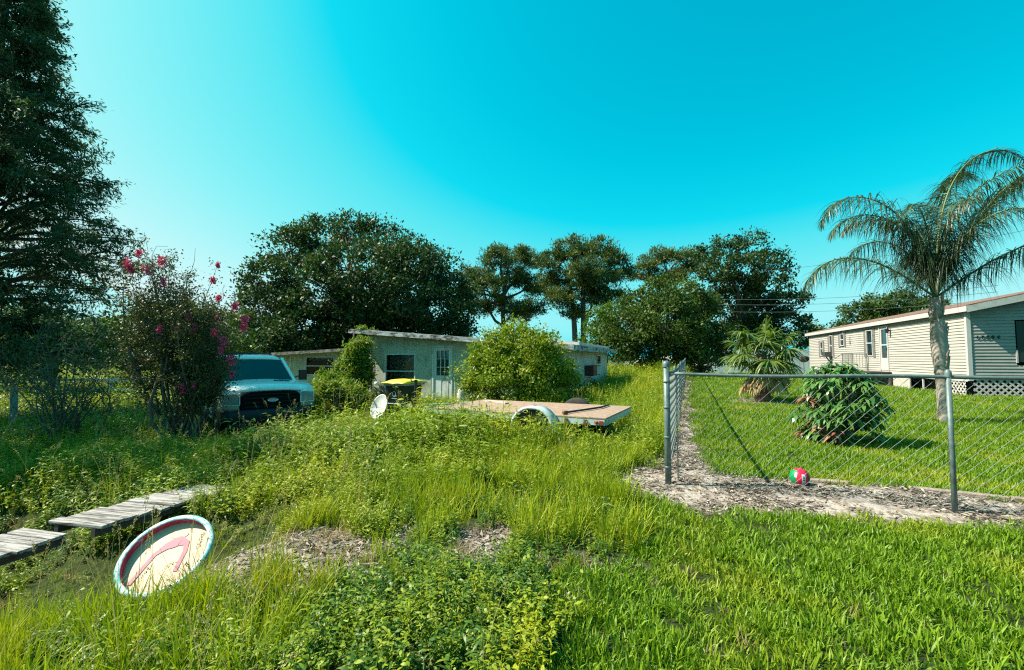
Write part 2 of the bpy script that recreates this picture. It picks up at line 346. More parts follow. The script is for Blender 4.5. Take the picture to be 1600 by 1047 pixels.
# window
def window(parent, x0, x1, z0, z1, y, fw=.045, mat_f=WHITE, mid=True, cur=CURT, curx=(.12, .97), proud=.03, mulls=0):
    f = MB(); yf0, yf1 = y - proud, y + .05
    f.box(x0, x0 + fw, yf0, yf1, z0, z1); f.box(x1 - fw, x1, yf0, yf1, z0, z1)
    f.box(x0 + fw, x1 - fw, yf0, yf1, z1 - fw, z1); f.box(x0 + fw, x1 - fw, yf0, yf1, z0, z0 + fw)
    if mid: zm = (z0 + z1) / 2; f.box(x0 + fw, x1 - fw, yf0 + .005, yf1, zm - fw * .4, zm + fw * .4)
    fo = f.build('window', mat_f, parent)
    g = MB(); g.box(x0 + fw, x1 - fw, y + .03, y + .036, z0 + fw, z1 - fw); g.build('pane', GLASSW, fo)
    if cur:
        c = MB(); wd = x1 - x0; n = 14; xa = x0 + curx[0] * wd; xb = x0 + curx[1] * wd
        for i in range(n):
            p0 = xa + (xb - xa) * i / n; p1 = xa + (xb - xa) * (i + 1) / n; o0 = .02 * (i % 2); o1 = .02 * ((i + 1) % 2)
            c.add([(p0, y + .08 + o0, z0), (p1, y + .08 + o1, z0), (p1, y + .08 + o1, z1), (p0, y + .08 + o0, z1)], [(0, 1, 2, 3)])
        c.build('curtain', cur, fo, fix=False)
    bk = MB(); bk.box(x0, x1, y + .3, y + .32, z0, z1); bk.build('dark_interior', BLACK, fo)
    return fo
GLASSW = bpy.data.materials.new('window_glass'); GLASSW.use_nodes = True; t = GLASSW.node_tree; b = t.nodes['Principled BSDF']
tb = N(t, 'ShaderNodeBsdfTransparent'); gb = N(t, 'ShaderNodeBsdfGlossy'); gb.inputs['Roughness'].default_value = .04; gb.inputs['Color'].default_value = (.8, .8, .8, 1)
fr_ = N(t, 'ShaderNodeFresnel'); fr_.inputs[0].default_value = 1.5; ms = N(t, 'ShaderNodeMixShader'); tb.inputs[0].default_value = (.75, .8, .78, 1)
t.links.new(fr_.outputs[0], ms.inputs[0]); t.links.new(tb.outputs[0], ms.inputs[1]); t.links.new(gb.outputs[0], ms.inputs[2]); t.links.new(ms.outputs[0], t.nodes['Material Output'].inputs['Surface'])
window(house, .72, 2.11, .26, 1.58, 0, .05, DOORM)
# door with nine panes
d = MB(); x0, x1 = 2.83, 3.67
d.box(x0, x0 + .06, -.03, .1, -.16, 1.86); d.box(x1 - .06, x1, -.03, .1, -.16, 1.86); d.box(x0 + .06, x1 - .06, -.03, .1, 1.8, 1.86)
door = d.build('door', DOORM, house)
d = MB(); a0, a1 = x0 + .062, x1 - .062; g0, g1, h0_, h1_ = a0 + .1, a1 - .1, .78, 1.68
d.box(a0, g0, .0, .04, -.14, 1.795); d.box(g1, a1, 0, .04, -.14, 1.795); d.box(g0, g1, 0, .04, h1_, 1.795); d.box(g0, g1, 0, .04, -.14, h0_)
for k in (1, 2):
    xx = g0 + (g1 - g0) * k / 3; d.box(xx - .01, xx + .01, -.003, .035, h0_, h1_)
    zz = h0_ + (h1_ - h0_) * k / 3
    for q in range(3):
        qa = g0 + (g1 - g0) * q / 3 + .01; qb = g0 + (g1 - g0) * (q + 1) / 3 - .01; d.box(qa, qb, -.003, .035, zz - .01, zz + .01)
for q in (0, 1):
    px0 = a0 + .1 + q * .29; d.box(px0, px0 + .22, -.012, -.002, .0, .62)
d.build('door_leaf', DOORM, door)
g = MB(); g.box(g0, g1, .045, .05, h0_, h1_); g.build('pane', GLASSW, door)
g = MB(); g.box(g0 - .02, g1 + .02, .07, .075, h0_, h1_); g.build('curtain', mat('grey_door_curtain', (.12, .15, .14), .9, (.2, .23, .22), 5), door)
g = MB(); g.lathe([(0, 0), (.025, 0), (.028, .02), (.02, .045), (0, .05)], 12); k = g.build('handle', RUST, door, rot=(math.pi / 2, 0, 0), loc=(a1 - .05, -.002, .55))
# side: air conditioner and narrow window (wall plane x=LW, facing +X)
def side_box(name, y0, y1, z0, z1, xo, m_, par=house, xi=0): q = MB(); q.box(LW + xi, LW + xo, y0, y1, z0, z1); return q.build(name, m_, par)
acu = side_box('air_conditioner', 3.1, 4.5, .72, 1.12, .35, mat('dull_red_paint', (.16, .02, .02), .6, (.09, .015, .015), 5), xi=.003)
side_box('grille', 3.75, 4.46, .76, 1.08, .362, mat('grey_grille', (.3, .36, .36), .6), acu, xi=.352)
sw = side_box('window', 5.42, 6.32, .71, 1.57, .04, DOORM, xi=.003); side_box('pane', 5.52, 6.22, 1.16, 1.5, .05, GLASS, sw, xi=.042); side_box('pane', 5.52, 6.22, .78, 1.1, .05, GLASS, sw, xi=.042)
# left wing, set back 1.5 m and running left
m = MB(); WY = 1.5
def zw(x): return 1.86 + .04 * x      # x negative
def wseg(m, x0, x1, z0, z1=None, y0=WY, y1=WY + .1): m.hexa([(x0, y0, z0), (x1, y0, z0), (x1, y1, z0), (x0, y1, z0), (x0, y0, z1 or zw(x0)), (x1, y0, z1 or zw(x1)), (x1, y1, z1 or zw(x1)), (x0, y1, z1 or zw(x0))])
wseg(m, -5.8, -4.92, -.9); wseg(m, -4.92, -3.17, -.9, .62); wseg(m, -4.92, -3.17, 1.49); wseg(m, -3.17, -.003, -.9)
m.build('wing_wall', GREENW, house)
m = MB(); wseg(m, -9.3, -5.88, -.9); m.build('pale_wing_wall', PALEW, house); m = MB(); wseg(m, -9.3, -9.2, -.9, None, WY + .1, WY + 6); wseg(m, -9.2, -.003, -.9, 1.6, WY + 5.9, WY + 6); m.build('wing_rear_wall', GREENW, house)
m = MB(); wseg(m, -5.878, -5.802, -.9, None, WY - .02, WY + .1); m.build('corner_trim', TRIM, house)
m = MB(); m.box(-7.6, -6.6, WY - .012, WY - .002, -.2, 1.35); m.build('shed_door', PALEW, house)
def slabw(x0, x1, y0, y1, d0, d1): return [(x0, y0, zw(x0) + d0), (x1, y0, zw(x1) + d0), (x1, y1, zw(x1) + d0), (x0, y1, zw(x0) + d0), (x0, y0, zw(x0) + d1), (x1, y0, zw(x1) + d1), (x1, y1, zw(x1) + d1), (x0, y1, zw(x0) + d1)]
m = MB(); m.hexa(slabw(-10.4, -.67, WY - .5, WY + 6.3, .002, .06)); m.build('wing_roof', FASCIA2, house)
m = MB(); m.hexa(slabw(-10.4, -.67, WY - .54, WY - .503, -.07, .05)); m.build('fascia', FASCIA2, house)
wn = window(house, -4.92, -3.17, .62, 1.49, WY, .05, cur=LACE, curx=(.03, .4))
gx_ = MB(); gx_.box(-6.45, -6.25, WY - .1, WY - .003, .5, .85); gx_.build('meter_box', BLACK, house)

# white planter / jug by the door
pp = P(721, 620, 13.6)
m = MB(); m.lathe([(0, 0), (.11, 0), (.13, .1), (.14, .45), (.12, .5), (.06, .54), (.05, .6), (0, .6)], 20)
tag(m.build('plastic_jug', WHITE, None, True, loc=(pp.x, pp.y, h1(pp.x, pp.y) + .06)), 'white plastic jug standing beside the house door at the edge of the rounded bush', 'jug')

# ------------------------------------------------------------------ mobile home
ha = math.atan2(-.325, .946)
home = empty('mobile_home', (15.5, 15.0, 0), ha, 'long cream vinyl sided mobile home with brown shingle roof in the fenced yard', 'mobile home')
VZ0, VZ1, HLN, HWD = .74, 3.1, 17.26, 7.3
SID = mat('cream_vinyl_siding', (.36, .35, .315), .55, (.32, .31, .28), 2, col3=(.22, .205, .18), scale3=.8, c3=(.6, .8), stretch=(1, 1, 4))
SIDG = mat('grey_vinyl_siding', (.22, .22, .20), .55, (.27, .27, .25), 2, col3=(.13, .13, .12), scale3=1.2, c3=(.55, .8), stretch=(1, 1, 5))
SHUT = mat('grey_shutter', (.16, .15, .14), .6)
SHING = mat('brown_shingles', (.12, .07, .055), .95, (.2, .12, .09), 12, bump=.5, col3=(.05, .035, .03), scale3=2, c3=(.5, .7))
BRW = mat('bright_white_trim', (.44, .44, .43), .5, (.38, .38, .37), 3)
def siding(parent, name, L_, z0, z1, mat_, along, openings=()):
    """lap siding: courses with a sloped face; along='y' faces -x, along='x' faces -y"""
    m = MB(); n = int(round((z1 - z0) / .105)); h = (z1 - z0) / n
    for i in range(n):
        za, zb = z0 + i * h, z0 + (i + 1) * h
        segs = [(0, L_)]
        for (p, q, a, b_) in openings:
            if zb > a + .01 and za < b_ - .01:
                ns = []
                for s, e_ in segs:
                    if p > s: ns.append((s, min(p, e_)))
                    if q < e_: ns.append((max(q, s), e_))
                segs = [x for x in ns if x[1] - x[0] > .01]
        for s, e_ in segs:
            pr = [(-.028, za), (-.004, zb), (.08, zb), (.08, za)]
            if along == 'y': m.prism([(a, z) for a, z in pr], 1, s, e_) if False else m.add([(a, s, z) for a, z in pr] + [(a, e_, z) for a, z in pr], [(0, 1, 2, 3), (7, 6, 5, 4), (0, 4, 5, 1), (1, 5, 6, 2), (2, 6, 7, 3), (3, 7, 4, 0)])
            else: m.add([(s, a, z) for a, z in pr] + [(e_, a, z) for a, z in pr], [(3, 2, 1, 0), (4, 5, 6, 7), (1, 5, 4, 0), (2, 6, 5, 1), (3, 7, 6, 2), (0, 4, 7, 3)])
    return m.build(name, mat_, parent)
wins = [(8.1, 6.93, 1.5, 2.83), (11.6, 10.6, 2.11, 2.84), (13.4, 12.47, 1.53, 2.82), (15.1, 14.2, 1.54, 2.5)]
ops = [(b_ + .0, a_ - .0, c_, d_) for a_, b_, c_, d_ in [(w_[0] - .14 * 0, w_[1], w_[2], w_[3]) for w_ in wins]] + [(5.56, 6.42, .85, 2.92)]
siding(home, 'side_wall', HLN, VZ0, VZ1, SID, 'y', ops)
siding(home, 'end_wall', HWD, VZ0, VZ1, SIDG, 'x', [(1.22, 2.3, 1.25, 2.66)])
m = MB(); m.box(.08, HWD, HLN - .1, HLN, VZ0, VZ1); m.box(HWD - .1, HWD, .09, HLN - .1, VZ0, VZ1); m.build('rear_wall', SID, home)
# gable triangle courses on the end wall
rs = math.tan(R(12.5)); m = MB(); n = 8; hh_ = HWD / 2 * rs
for i in range(n):
    za = VZ1 + hh_ * i / n; zb = VZ1 + hh_ * (i + 1) / n; xa = (za - VZ1) / rs; 
    m.add([(xa, -.026, za), (HWD - xa, -.026, za), (HWD - xa - hh_ / n / rs, -.004, zb), (xa + hh_ / n / rs, -.004, zb)], [(0, 1, 2, 3)])
m.build('gable', SIDG, home, fix=False)
# corner posts, base band, eave trim
m = MB(); m.box(-.045, .07, -.045, .07, VZ0 - .1, VZ1); m.build('corner_trim', BRW, home)
m = MB(); m.box(-.035, -.005, .072, HLN, VZ0 - .13, VZ0 + .04); m.build('base_band', BRW, home)
m = MB(); m.box(.072, HWD, -.05, -.006, VZ0 - .06, VZ0 + .05); m.build('base_band', mat('pale_teal_band', (.36, .47, .45), .6), home)
m = MB(); ov = .16
zr = VZ1 + .0
for s in (0, 1):
    def X(x): return x if s == 0 else HWD - x
    m.hexa([(X(-ov), -.34, zr - ov * rs + .03), (X(HWD / 2), -.34, zr + HWD / 2 * rs + .03), (X(HWD / 2), HLN + .3, zr + HWD / 2 * rs + .03), (X(-ov), HLN + .3, zr - ov * rs + .03),
            (X(-ov), -.34, zr - ov * rs + .13), (X(HWD / 2), -.34, zr + HWD / 2 * rs + .13), (X(HWD / 2), HLN + .3, zr + HWD / 2 * rs + .13), (X(-ov), HLN + .3, zr - ov * rs + .13)])
m.build('roof', SHING, home)
m = MB()
for s in (0, 1):
    m.hexa([(X(-ov), -.37, zr - ov * rs - .12), (X(HWD / 2), -.37, zr + HWD / 2 * rs - .12), (X(HWD / 2), -.343, zr + HWD / 2 * rs - .12), (X(-ov), -.343, zr - ov * rs - .12),
            (X(-ov), -.37, zr - ov * rs + .09), (X(HWD / 2), -.37, zr + HWD / 2 * rs + .09), (X(HWD / 2), -.343, zr + HWD / 2 * rs + .09), (X(-ov), -.343, zr - ov * rs + .09)])
m.build('rake_board', mat('pale_grey_trim', (.42, .45, .42), .6, (.32, .34, .32), 4), home)
m = MB(); m.box(-ov - .03, -ov - .003, -.37, HLN + .3, zr - ov * rs - .09, zr - ov * rs + .085); m.box(-ov, -.03, -.3, HLN + .3, zr - ov * rs - .06, zr - ov * rs - .03); m.build('eave_fascia', BRW, home)
# windows on the long side: local frame swapped, build in x then rotate into place
def side_holder(name, y): return None
def yz_window(y0, y1, z0, z1, shut=True, cur=None):
    fo = MB(); fw = .05
    fo.box(-.05, .05, y0, y0 + fw, z0, z1); fo.box(-.05, .05, y1 - fw, y1, z0, z1); fo.box(-.05, .05, y0 + fw, y1 - fw, z1 - fw, z1); fo.box(-.05, .05, y0 + fw, y1 - fw, z0, z0 + fw)
    zm = (z0 + z1) / 2; fo.box(-.045, .04, y0 + fw, y1 - fw, zm - .025, zm + .025)
    f_ = fo.build('window', BRW, home)
    g = MB(); g.box(.0, .005, y0 + fw, y1 - fw, z0 + fw, zm - .026); g.box(.0, .005, y0 + fw, y1 - fw, zm + .026, z1 - fw); g.build('pane', GLASSW, f_)
    g = MB()
    for i in range(10):
        a_ = y0 + (y1 - y0) * i / 10; b_ = y0 + (y1 - y0) * (i + 1) / 10
        if cur and i in (4, 5): continue
        g.add([(.07 + .02 * (i % 2), a_, z0), (.07 + .02 * ((i + 1) % 2), b_, z0), (.07 + .02 * ((i + 1) % 2), b_, z1), (.07 + .02 * (i % 2), a_, z1)], [(0, 1, 2, 3)])
    g.build('curtain', MATS['grey_window_curtain'], f_, fix=False)
    g = MB(); g.box(.25, .27, y0, y1, z0, z1); g.build('dark_interior', BLACK, f_)
    if shut:
        for a_, b_ in ((y0 - .24, y0 - .01), (y1 + .01, y1 + .24)):
            s_ = MB(); s_.box(-.05, -.03, a_, a_ + .03, z0 - .05, z1 + .05); s_.box(-.05, -.03, b_ - .03, b_, z0 - .05, z1 + .05); s_.box(-.05, -.03, a_ + .03, b_ - .03, z1, z1 + .05); s_.box(-.05, -.03, a_ + .03, b_ - .03, z0 - .05, z0)
            k = int((z1 - z0) / .06)
            for i in range(k):
                zc = z0 + (z1 - z0) * (i + .5) / k; s_.add([(-.052, a_ + .03, zc - .025), (-.052, b_ - .03, zc - .025), (-.034, b_ - .03, zc + .028), (-.034, a_ + .03, zc + .028)], [(3, 2, 1, 0)])
            s_.build('shutter', SHUT, home, fix=False)
mat('grey_window_curtain', (.16, .16, .14), .9, (.26, .24, .2), 4)
yz_window(6.93 + .24, 8.1 - .2, 1.5, 2.83, cur=True); yz_window(10.6 + .22, 11.6 - .22, 2.11, 2.84); yz_window(12.47 + .2, 13.4 - .22, 1.53, 2.82); yz_window(14.2 + .2, 15.1 - .2, 1.54, 2.5)
# fill siding behind the shutters
for (q0, q1, z0, z1) in [(6.93, 7.17, 1.5, 2.83), (7.9, 8.1, 1.5, 2.83), (10.6, 10.82, 2.11, 2.84), (11.38, 11.6, 2.11, 2.84), (12.47, 12.67, 1.53, 2.82), (13.18, 13.4, 1.53, 2.82), (14.2, 14.4, 1.54, 2.5), (14.9, 15.1, 1.54, 2.5)]: m = MB(); m.box(-.005, .07, q0 - .02, q1 + .02, z0 - .1, z1 + .1); m.build('window_surround', SID, home)
# door
d = MB(); d.box(-.06, .08, 5.56, 5.62, .85, 2.92); d.box(-.06, .08, 6.36, 6.42, .85, 2.92); d.box(-.06, .08, 5.62, 6.36, 2.86, 2.92)
dr = d.build('door', BRW, home)
d = MB(); d.box(-.03, .0, 5.622, 5.72, .86, 2.855); d.box(-.03, 0, 6.26, 6.358, .86, 2.855); d.box(-.03, 0, 5.72, 6.26, 2.76, 2.855); d.box(-.03, 0, 5.72, 6.26, 2.0, 2.06); d.box(-.03, 0, 5.72, 6.26, .86, 1.42); d.build('storm_door', BRW, dr)
g = MB(); g.box(.01, .015, 5.72, 6.26, 1.42, 2.76); g.build('pane', GLASS, dr)
g = MB(); g.box(-.07, -.031, 5.66, 5.7, 1.75, 1.9); g.build('handle', BLACK, dr)
g = MB(); g.box(-.12, -.03, 5.28, 5.34, 2.62, 2.7); g.tube([(-.1, 5.31, 2.7), (-.14, 5.31, 2.8), (-.1, 5.31, 2.86)], .018); g.lathe([(.02, 0), (.07, -.02), (.06, -.2), (0, -.22)], 10, c=(-.16, 5.31, 2.76)); g.build('porch_lamp', BLACK, home)
# window air conditioner
g = MB(); g.box(-.42, -.055, 12.72, 13.2, 1.5, 1.8); g.bar((-.3, 12.95, 1.5), (-.06, 12.95, 1.1), .06, .06); g.build('air_conditioner', mat('dark_grey_metal', (.05, .05, .05), .5), home)
# conduit and outlet marks
g = MB(); g.box(-.06, -.03, 9.9, 9.98, 2.2, 2.32); g.box(-.05, -.03, 9.93, 9.95, 2.32, 2.6); g.build('junction_box', SHUT, home)
# skirting along the side
STONE = mat('pale_stone_skirting', (.42, .41, .36), .8, (.32, .31, .27), 8, bump=.5)
m = MB(); m.box(.0, .04, 3.9, HLN, 0.0, VZ0 - .13); m.build('skirting', STONE, home)
m = MB(); m.box(.35, .4, 1.3, 3.9, -.05, VZ0 - .1); m.build('dark_crawlspace', BLACK, home)
for q in (2.86, 1.86): m = MB(); m.box(-.01, .03, q, q + .07, 0, VZ0 - .13); m.build('skirting_post', BRW, home)
def lattice(name, L_, z0, z1, along, skip=None):
    m = MB(); s = .19; n = int((L_ + (z1 - z0)) / s) + 2; hh_ = z1 - z0
    for k in range(n):
        for sg in (1, -1):
            c0 = k * s - (hh_ if sg == 1 else 0); pts = []
            a0_, a1_ = (c0, c0 + hh_) if sg == 1 else (c0, c0 - hh_)
            za, zb = z0, z1
            def clip(a0_, a1_, za, zb):
                lo, hi = 0, L_
                P0 = np.array([a0_, za]); D = np.array([a1_ - a0_, zb - za]); t0, t1 = 0, 1
                if abs(D[0]) > 1e-9:
                    ta, tb_ = (lo - P0[0]) / D[0], (hi - P0[0]) / D[0]; t0 = max(t0, min(ta, tb_)); t1 = min(t1, max(ta, tb_))
                return (P0 + D * t0, P0 + D * t1) if t1 - t0 > .02 else None
            c = clip(a0_, a1_, za, zb)
            if not c: continue
            o = .004 if sg == 1 else -.004
            p, q = c
            if along == 'x': m.bar((p[0], o, p[1]), (q[0], o, q[1]), .008, .032, up=(0, 1, 0)) if False else m.bar((p[0], o, p[1]), (q[0], o, q[1]), .05, .008, up=(0, 1, 0))
            else: m.bar((o, p[0], p[1]), (o, q[0], q[1]), .05, .008, up=(1, 0, 0))
    return m
LAT = mat('weathered_lattice', (.45, .44, .41), .8, (.33, .32, .3), 9)
l1 = lattice('l', 5.6, .0, VZ0 - .06, 'x').build('lattice_skirt', LAT, home, loc=(.08, -.02, 0))
l2 = lattice('l', 1.1, .0, VZ0 - .13, 'y').build('lattice_skirt', LAT, home, loc=(-.012, .22, 0))
m = MB(); m.box(.08, 6, .6, .62, -.1, VZ0); m.build('dark_crawlspace', BLACK, home)
# end wall window (dark shutter) and numbers
m = MB(); m.box(1.25, 2.28, -.03, .02, 1.28, 2.63); m.build('dark_shutter', mat('dark_green_shutter', (.01, .025, .022), .5), home)
m = MB(); m.box(1.2, 1.248, -.045, .0, 1.25, 1.68); m.build('vent_frame', LAT, home)
for i, ch in enumerate('17204'):
    cu = bpy.data.curves.new('house_number', 'FONT'); cu.body = ch; cu.size = .15; cu.extrude = .006; cu.offset = .006
    tmp = bpy.data.objects.new('tmp', cu); me = bpy.data.meshes.new_from_object(tmp); bpy.data.objects.remove(tmp)
    o = bpy.data.objects.new('house_number', me); COL.objects.link(o); me.materials.append(BLACK); o.parent = home; o.rotation_euler = (math.pi / 2, 0, 0); o.location = (.20 + i * .135, -.038, 2.06)
# steps
stp = empty('porch_steps', home.location + Matrix.Rotation(ha, 3, 'Z') @ Vector((0, 0, 0)), ha, 'dark open wooden steps with thin metal railing below the mobile home door', 'steps')
DW = mat('dark_deck_wood', (.05, .04, .035), .9, (.09, .075, .065), 8)
gz = .1
m = MB(); m.box(-1.15, -.06, 5.3, 7.7, .74, .79); m.build('landing', DW, stp)
for i in range(3):
    m = MB(); m.box(-1.15 - .3 * (i + 1), -1.15 - .3 * i - .02, 5.3, 7.7, .74 - .17 * (i + 1), .78 - .17 * (i + 1)); m.build('step', DW, stp)
for yy in (5.3, 6.5, 7.64): m = MB(); m.hexa([(-2.05, yy, gz - .1), (-1.15, yy, .5), (-1.15, yy + .05, .5), (-2.05, yy + .05, gz - .1), (-2.05, yy, gz + .1), (-1.15, yy, .735), (-1.15, yy + .05, .735), (-2.05, yy + .05, gz + .1)]); m.build('stringer', DW, stp)
for xx in (-1.12, -.15):
    for yy in (5.32, 7.6): m = MB(); m.box(xx, xx + .08, yy, yy + .08, -.05, .735); m.build('support_post', DW, stp)
IR = mat('grey_iron', (.12, .13, .12), .5)
m = MB()
for yy in (7.72,):
    m.tube([(-1.13, yy, .8), (-1.13, yy, 1.65)], .02, 6); m.tube([(-.1, yy, .8), (-.1, yy, 1.65)], .02, 6); m.tube([(-1.13, yy, 1.63), (-.1, yy, 1.63)], .018, 6); m.tube([(-1.13, yy, .92), (-.1, yy, .92)], .012, 6)
    for k in range(8): m.tube([(-1.0 + k * .12, yy, .92), (-1.0 + k * .12, yy, 1.63)], .008, 5)
for yy in (7.72,): m.tube([(-1.13, yy, 1.63), (-2.1, yy, .95), (-2.1, yy, .2)], .018, 6)
m.tube([(-1.14, 7.72, 1.63), (-1.14, 6.4, 1.63)], .018, 6); m.tube([(-1.14, 6.4, .8), (-1.14, 6.4, 1.63)], .018, 6)
for k in range(9): m.tube([(-1.14, 6.5 + k * .13, .8), (-1.14, 6.5 + k * .13, 1.63)], .008, 5)
m.build('railing', IR, stp)
m = MB(); m.box(-2.12, -2.04, 7.6, 7.68, -.05, 1.0); m.build('post', BRW, stp)

# ------------------------------------------------------------------ chain link fences
def fence_run(label, start, dr_, length, post_s, group=None, first=True, h=1.22, post_r=.021, wire_r=.0019, lattice_w=.098, corner=True, postgap=None):
    sx, sy = start
    def pt(s, z): x = sx + dr_[0] * s; y = sy + dr_[1] * s; return Vector((x, y, h1(x, y) + z))
    root = empty('chain_link_fence', pt(0, 0), 0, label, 'fence', group); o0 = Vector(root.location)
    hs = np.linspace(0, length, 12); gzs = H(sx + dr_[0] * hs, sy + dr_[1] * hs)
    def pz(s, z): return Vector((sx + dr_[0] * s, sy + dr_[1] * s, float(np.interp(s, hs, gzs)) + z)) - o0
    for i, s in enumerate(post_s):
        r_ = .033 if (i == 0 and corner) else post_r; top = h + (.07 if (i == 0 and corner) else .0)
        m = MB(); m.tube([pz(s, -.1), pz(s, top)], r_, 14); po = m.build('corner_post' if (i == 0 and corner) else 'post', GALV, root, smooth=False)
        po.data.shade_smooth()
        c = MB(); c.lathe([(r_ * 1.25, -.03), (r_ * 1.28, .0), (r_ * 1.1, .022), (r_ * .6, .036), (0, .04)], 16, c=tuple(pz(s, top))); c.build('post_cap', GALV, po, True)
        if i == 0 and corner:
            for zb in (.18, .5, .82, 1.1):
                c = MB(); c.lathe([(r_ * 1.01, -.012), (r_ * 1.14, -.01), (r_ * 1.14, .01), (r_ * 1.01, .012)], 16, c=tuple(pz(s, zb))); c.build('brace_band', GALV, po, True)
    m = MB(); m.tube([pz(s, h - .03) for s in np.linspace(.03, length, 30)], .018, 10); tr = m.build('top_rail', GALV, root, True)
    # tension bar
    if corner: m = MB(); m.tube([pz(.10, .05), pz(.10, h - .04)], .006, 5); m.build('tension_bar', GALV, root)
    # mesh: two families of zig-zag wires
    L_ = lattice_w; n = int(length / L_) + int(h / L_) + 2; V = []; F = []; zt_, zb_ = h - .02, .05; hh_ = zt_ - zb_
    perp = np.array([-dr_[1], dr_[0]])
    for k in range(-int(h / L_) - 1, n):
        for sg in (1, -1):
            a0_ = .10 + k * L_ if sg == 1 else .10 + k * L_ + 0
            steps = int(hh_ / (L_ / 2)); zz = zb_ + np.arange(steps + 1) * (hh_ / steps); ss = a0_ + sg * (zz - zb_) + (0 if sg == 1 else 0)
            off = .0035 * sg * np.where(np.arange(steps + 1) % 2 == 0, 1, -1)
            ok = (ss > .09) & (ss < length)
            if ok.sum() < 2: continue
            ss, zz, off = ss[ok], zz[ok], off[ok]
            sag = .012 * np.sin(ss * 1.7) * np.sin(zz * 2.6)
            gz_ = np.interp(ss, hs, gzs)
            C = np.stack([sx + dr_[0] * ss + perp[0] * (off + sag), sy + dr_[1] * ss + perp[1] * (off + sag), gz_ + zz], -1) - np.array(o0)
            base = len(V)
            sdv = np.array([dr_[0], dr_[1], 0]) * wire_r * 1.2; pv = np.array([perp[0], perp[1], 0]) * wire_r * 1.2; uv = np.array([0, 0, wire_r])
            for c in C: V.extend([c + pv + uv * .3, c - pv + uv * .3, c + sdv - uv])
            for i in range(len(C) - 1):
                A = base + 3 * i; B = A + 3
                for j in range(3): F.append((A + j, A + (j + 1) % 3, B + (j + 1) % 3, B + j))
    np_mesh('wire_mesh', V, F, mat=WIRE, parent=root)
    return root
fence_run('chain link fence along the front edge of the fenced yard, facing the verge', tuple(F0), tuple(U), 4.75, [0, 2.38, 4.72], wire_r=.0019)
fence_run('chain link fence running back from the corner post between the two yards', tuple(F0 + Vv * .05), tuple(Vv), 22.6, list(np.arange(2.9, 22.7, 2.8)), corner=False, wire_r=.0018, post_r=.02)

# ------------------------------------------------------------------ edging, ball
ST = mat('pinkish_concrete', (.30, .23, .195), .9, (.22, .165, .14), 12, bump=.4, col3=(.2, .17, .14), scale3=5, c3=(.55, .7))
pieces = [(1.42, 1.78), (2.3, 3.05), (3.07, 3.8), (3.82, 4.6), (4.62, 5.3)]
for i, (a0_, a1_) in enumerate(pieces):
    b0, b1 = .68 - .012 * i, .66 - .012 * i
    p0 = F0 + U * a0_ + Vv * b0; p1 = F0 + U * a1_ + Vv * b1
    m = MB(); m.bar((p0[0], p0[1], h1(*p0) + .0), (p1[0], p1[1], h1(*p1) + .0), .075, .07)
    tag(m.build('edging_stone', ST, bevel=.012), ['short pink concrete edging piece lying just right of the ball', 'long pink concrete edging piece left of the fence post', 'pink concrete edging piece directly behind the right fence post', 'pink concrete edging piece right of the fence post', 'pink concrete edging piece at the right picture edge'][i], 'edging', 'concrete edging pieces along the lawn')
bc = P(1249.5, 749, 4.8)
BALL = bpy.data.materials.new('ball_skin'); BALL.use_nodes = True; t = BALL.node_tree; b = t.nodes['Principled BSDF']; b.inputs['Roughness'].default_value = .35
b.inputs['Base Color'].default_value = (.62, .012, .05, 1)
def plain(name, c, r_=.4): return mat(name, c, r_)
br = .094
ball = empty('ball', (bc.x, bc.y, h1(bc.x, bc.y) + br - .006), R(-30), 'red green and white ball lying on the bare soil strip by the fence', 'ball')
def sph(th0, th1, ph0, ph1, r_, n=24, k=16, axis='z'):
    V = []; F = []
    for i in range(k + 1):
        for j in range(n + 1):
            th = th0 + (th1 - th0) * i / k; ph = ph0 + (ph1 - ph0) * j / n
            V.append((r_ * math.sin(th) * math.cos(ph), r_ * math.sin(th) * math.sin(ph), r_ * math.cos(th)))
    for i in range(k):
        for j in range(n): a = i * (n + 1) + j; F.append((a, a + n + 1, a + n + 2, a + 1))
    return V, F
m = MB(); m.add(*sph(0, math.pi, 0, 2 * math.pi, br, 32, 20)); m.build('skin', BALL, ball, True)
def panel(name, u0, u1, v0, v1, m_, off=.0008):
    """panel over longitude u and latitude v seen from -y"""
    V = []; F = []; n = 14
    for i in range(n + 1):
        for j in range(n + 1):
            u = R(u0 + (u1 - u0) * i / n); v = R(v0 + (v1 - v0) * j / n); r_ = br + off
            V.append((r_ * math.cos(v) * math.sin(u), -r_ * math.cos(v) * math.cos(u), r_ * math.sin(v)))
    for i in range(n):
        for j in range(n): a = i * (n + 1) + j; F.append((a, a + n + 1, a + n + 2, a + 1))
    MB().add(V, F).build(name, m_, ball, True)
panel('green_panel', -100, -22, -50, 55, plain('green_vinyl', (.0, .22, .07))); panel('white_panel', -32, -18, 8, 34, plain('white_vinyl', (.7, .62, .66)), .0016)
panel('white_panel', 10, 32, -36, 30, MATS['white_vinyl'], .0016); panel('dark_patch', 48, 100, -50, 50, plain('dark_red', (.09, .004, .015)))  # dark red patch over the right-hand side of the ball
for v in (-28, -8, 2, 12): panel('printed_mark', 14, 28, v, v + 6, BLACK, .0022)
m = MB(); m.tube([(br * 1.004 * math.cos(R(-38)) * math.sin(R(u)), -br * 1.004 * math.cos(R(-38 + 8 * math.sin(R(u * 2)))) * math.cos(R(u)), br * 1.004 * math.sin(R(-38 + 8 * math.sin(R(u * 2))))) for u in range(-70, 90, 8)], .002, 5); m.build('seam', MATS['white_vinyl'], ball)

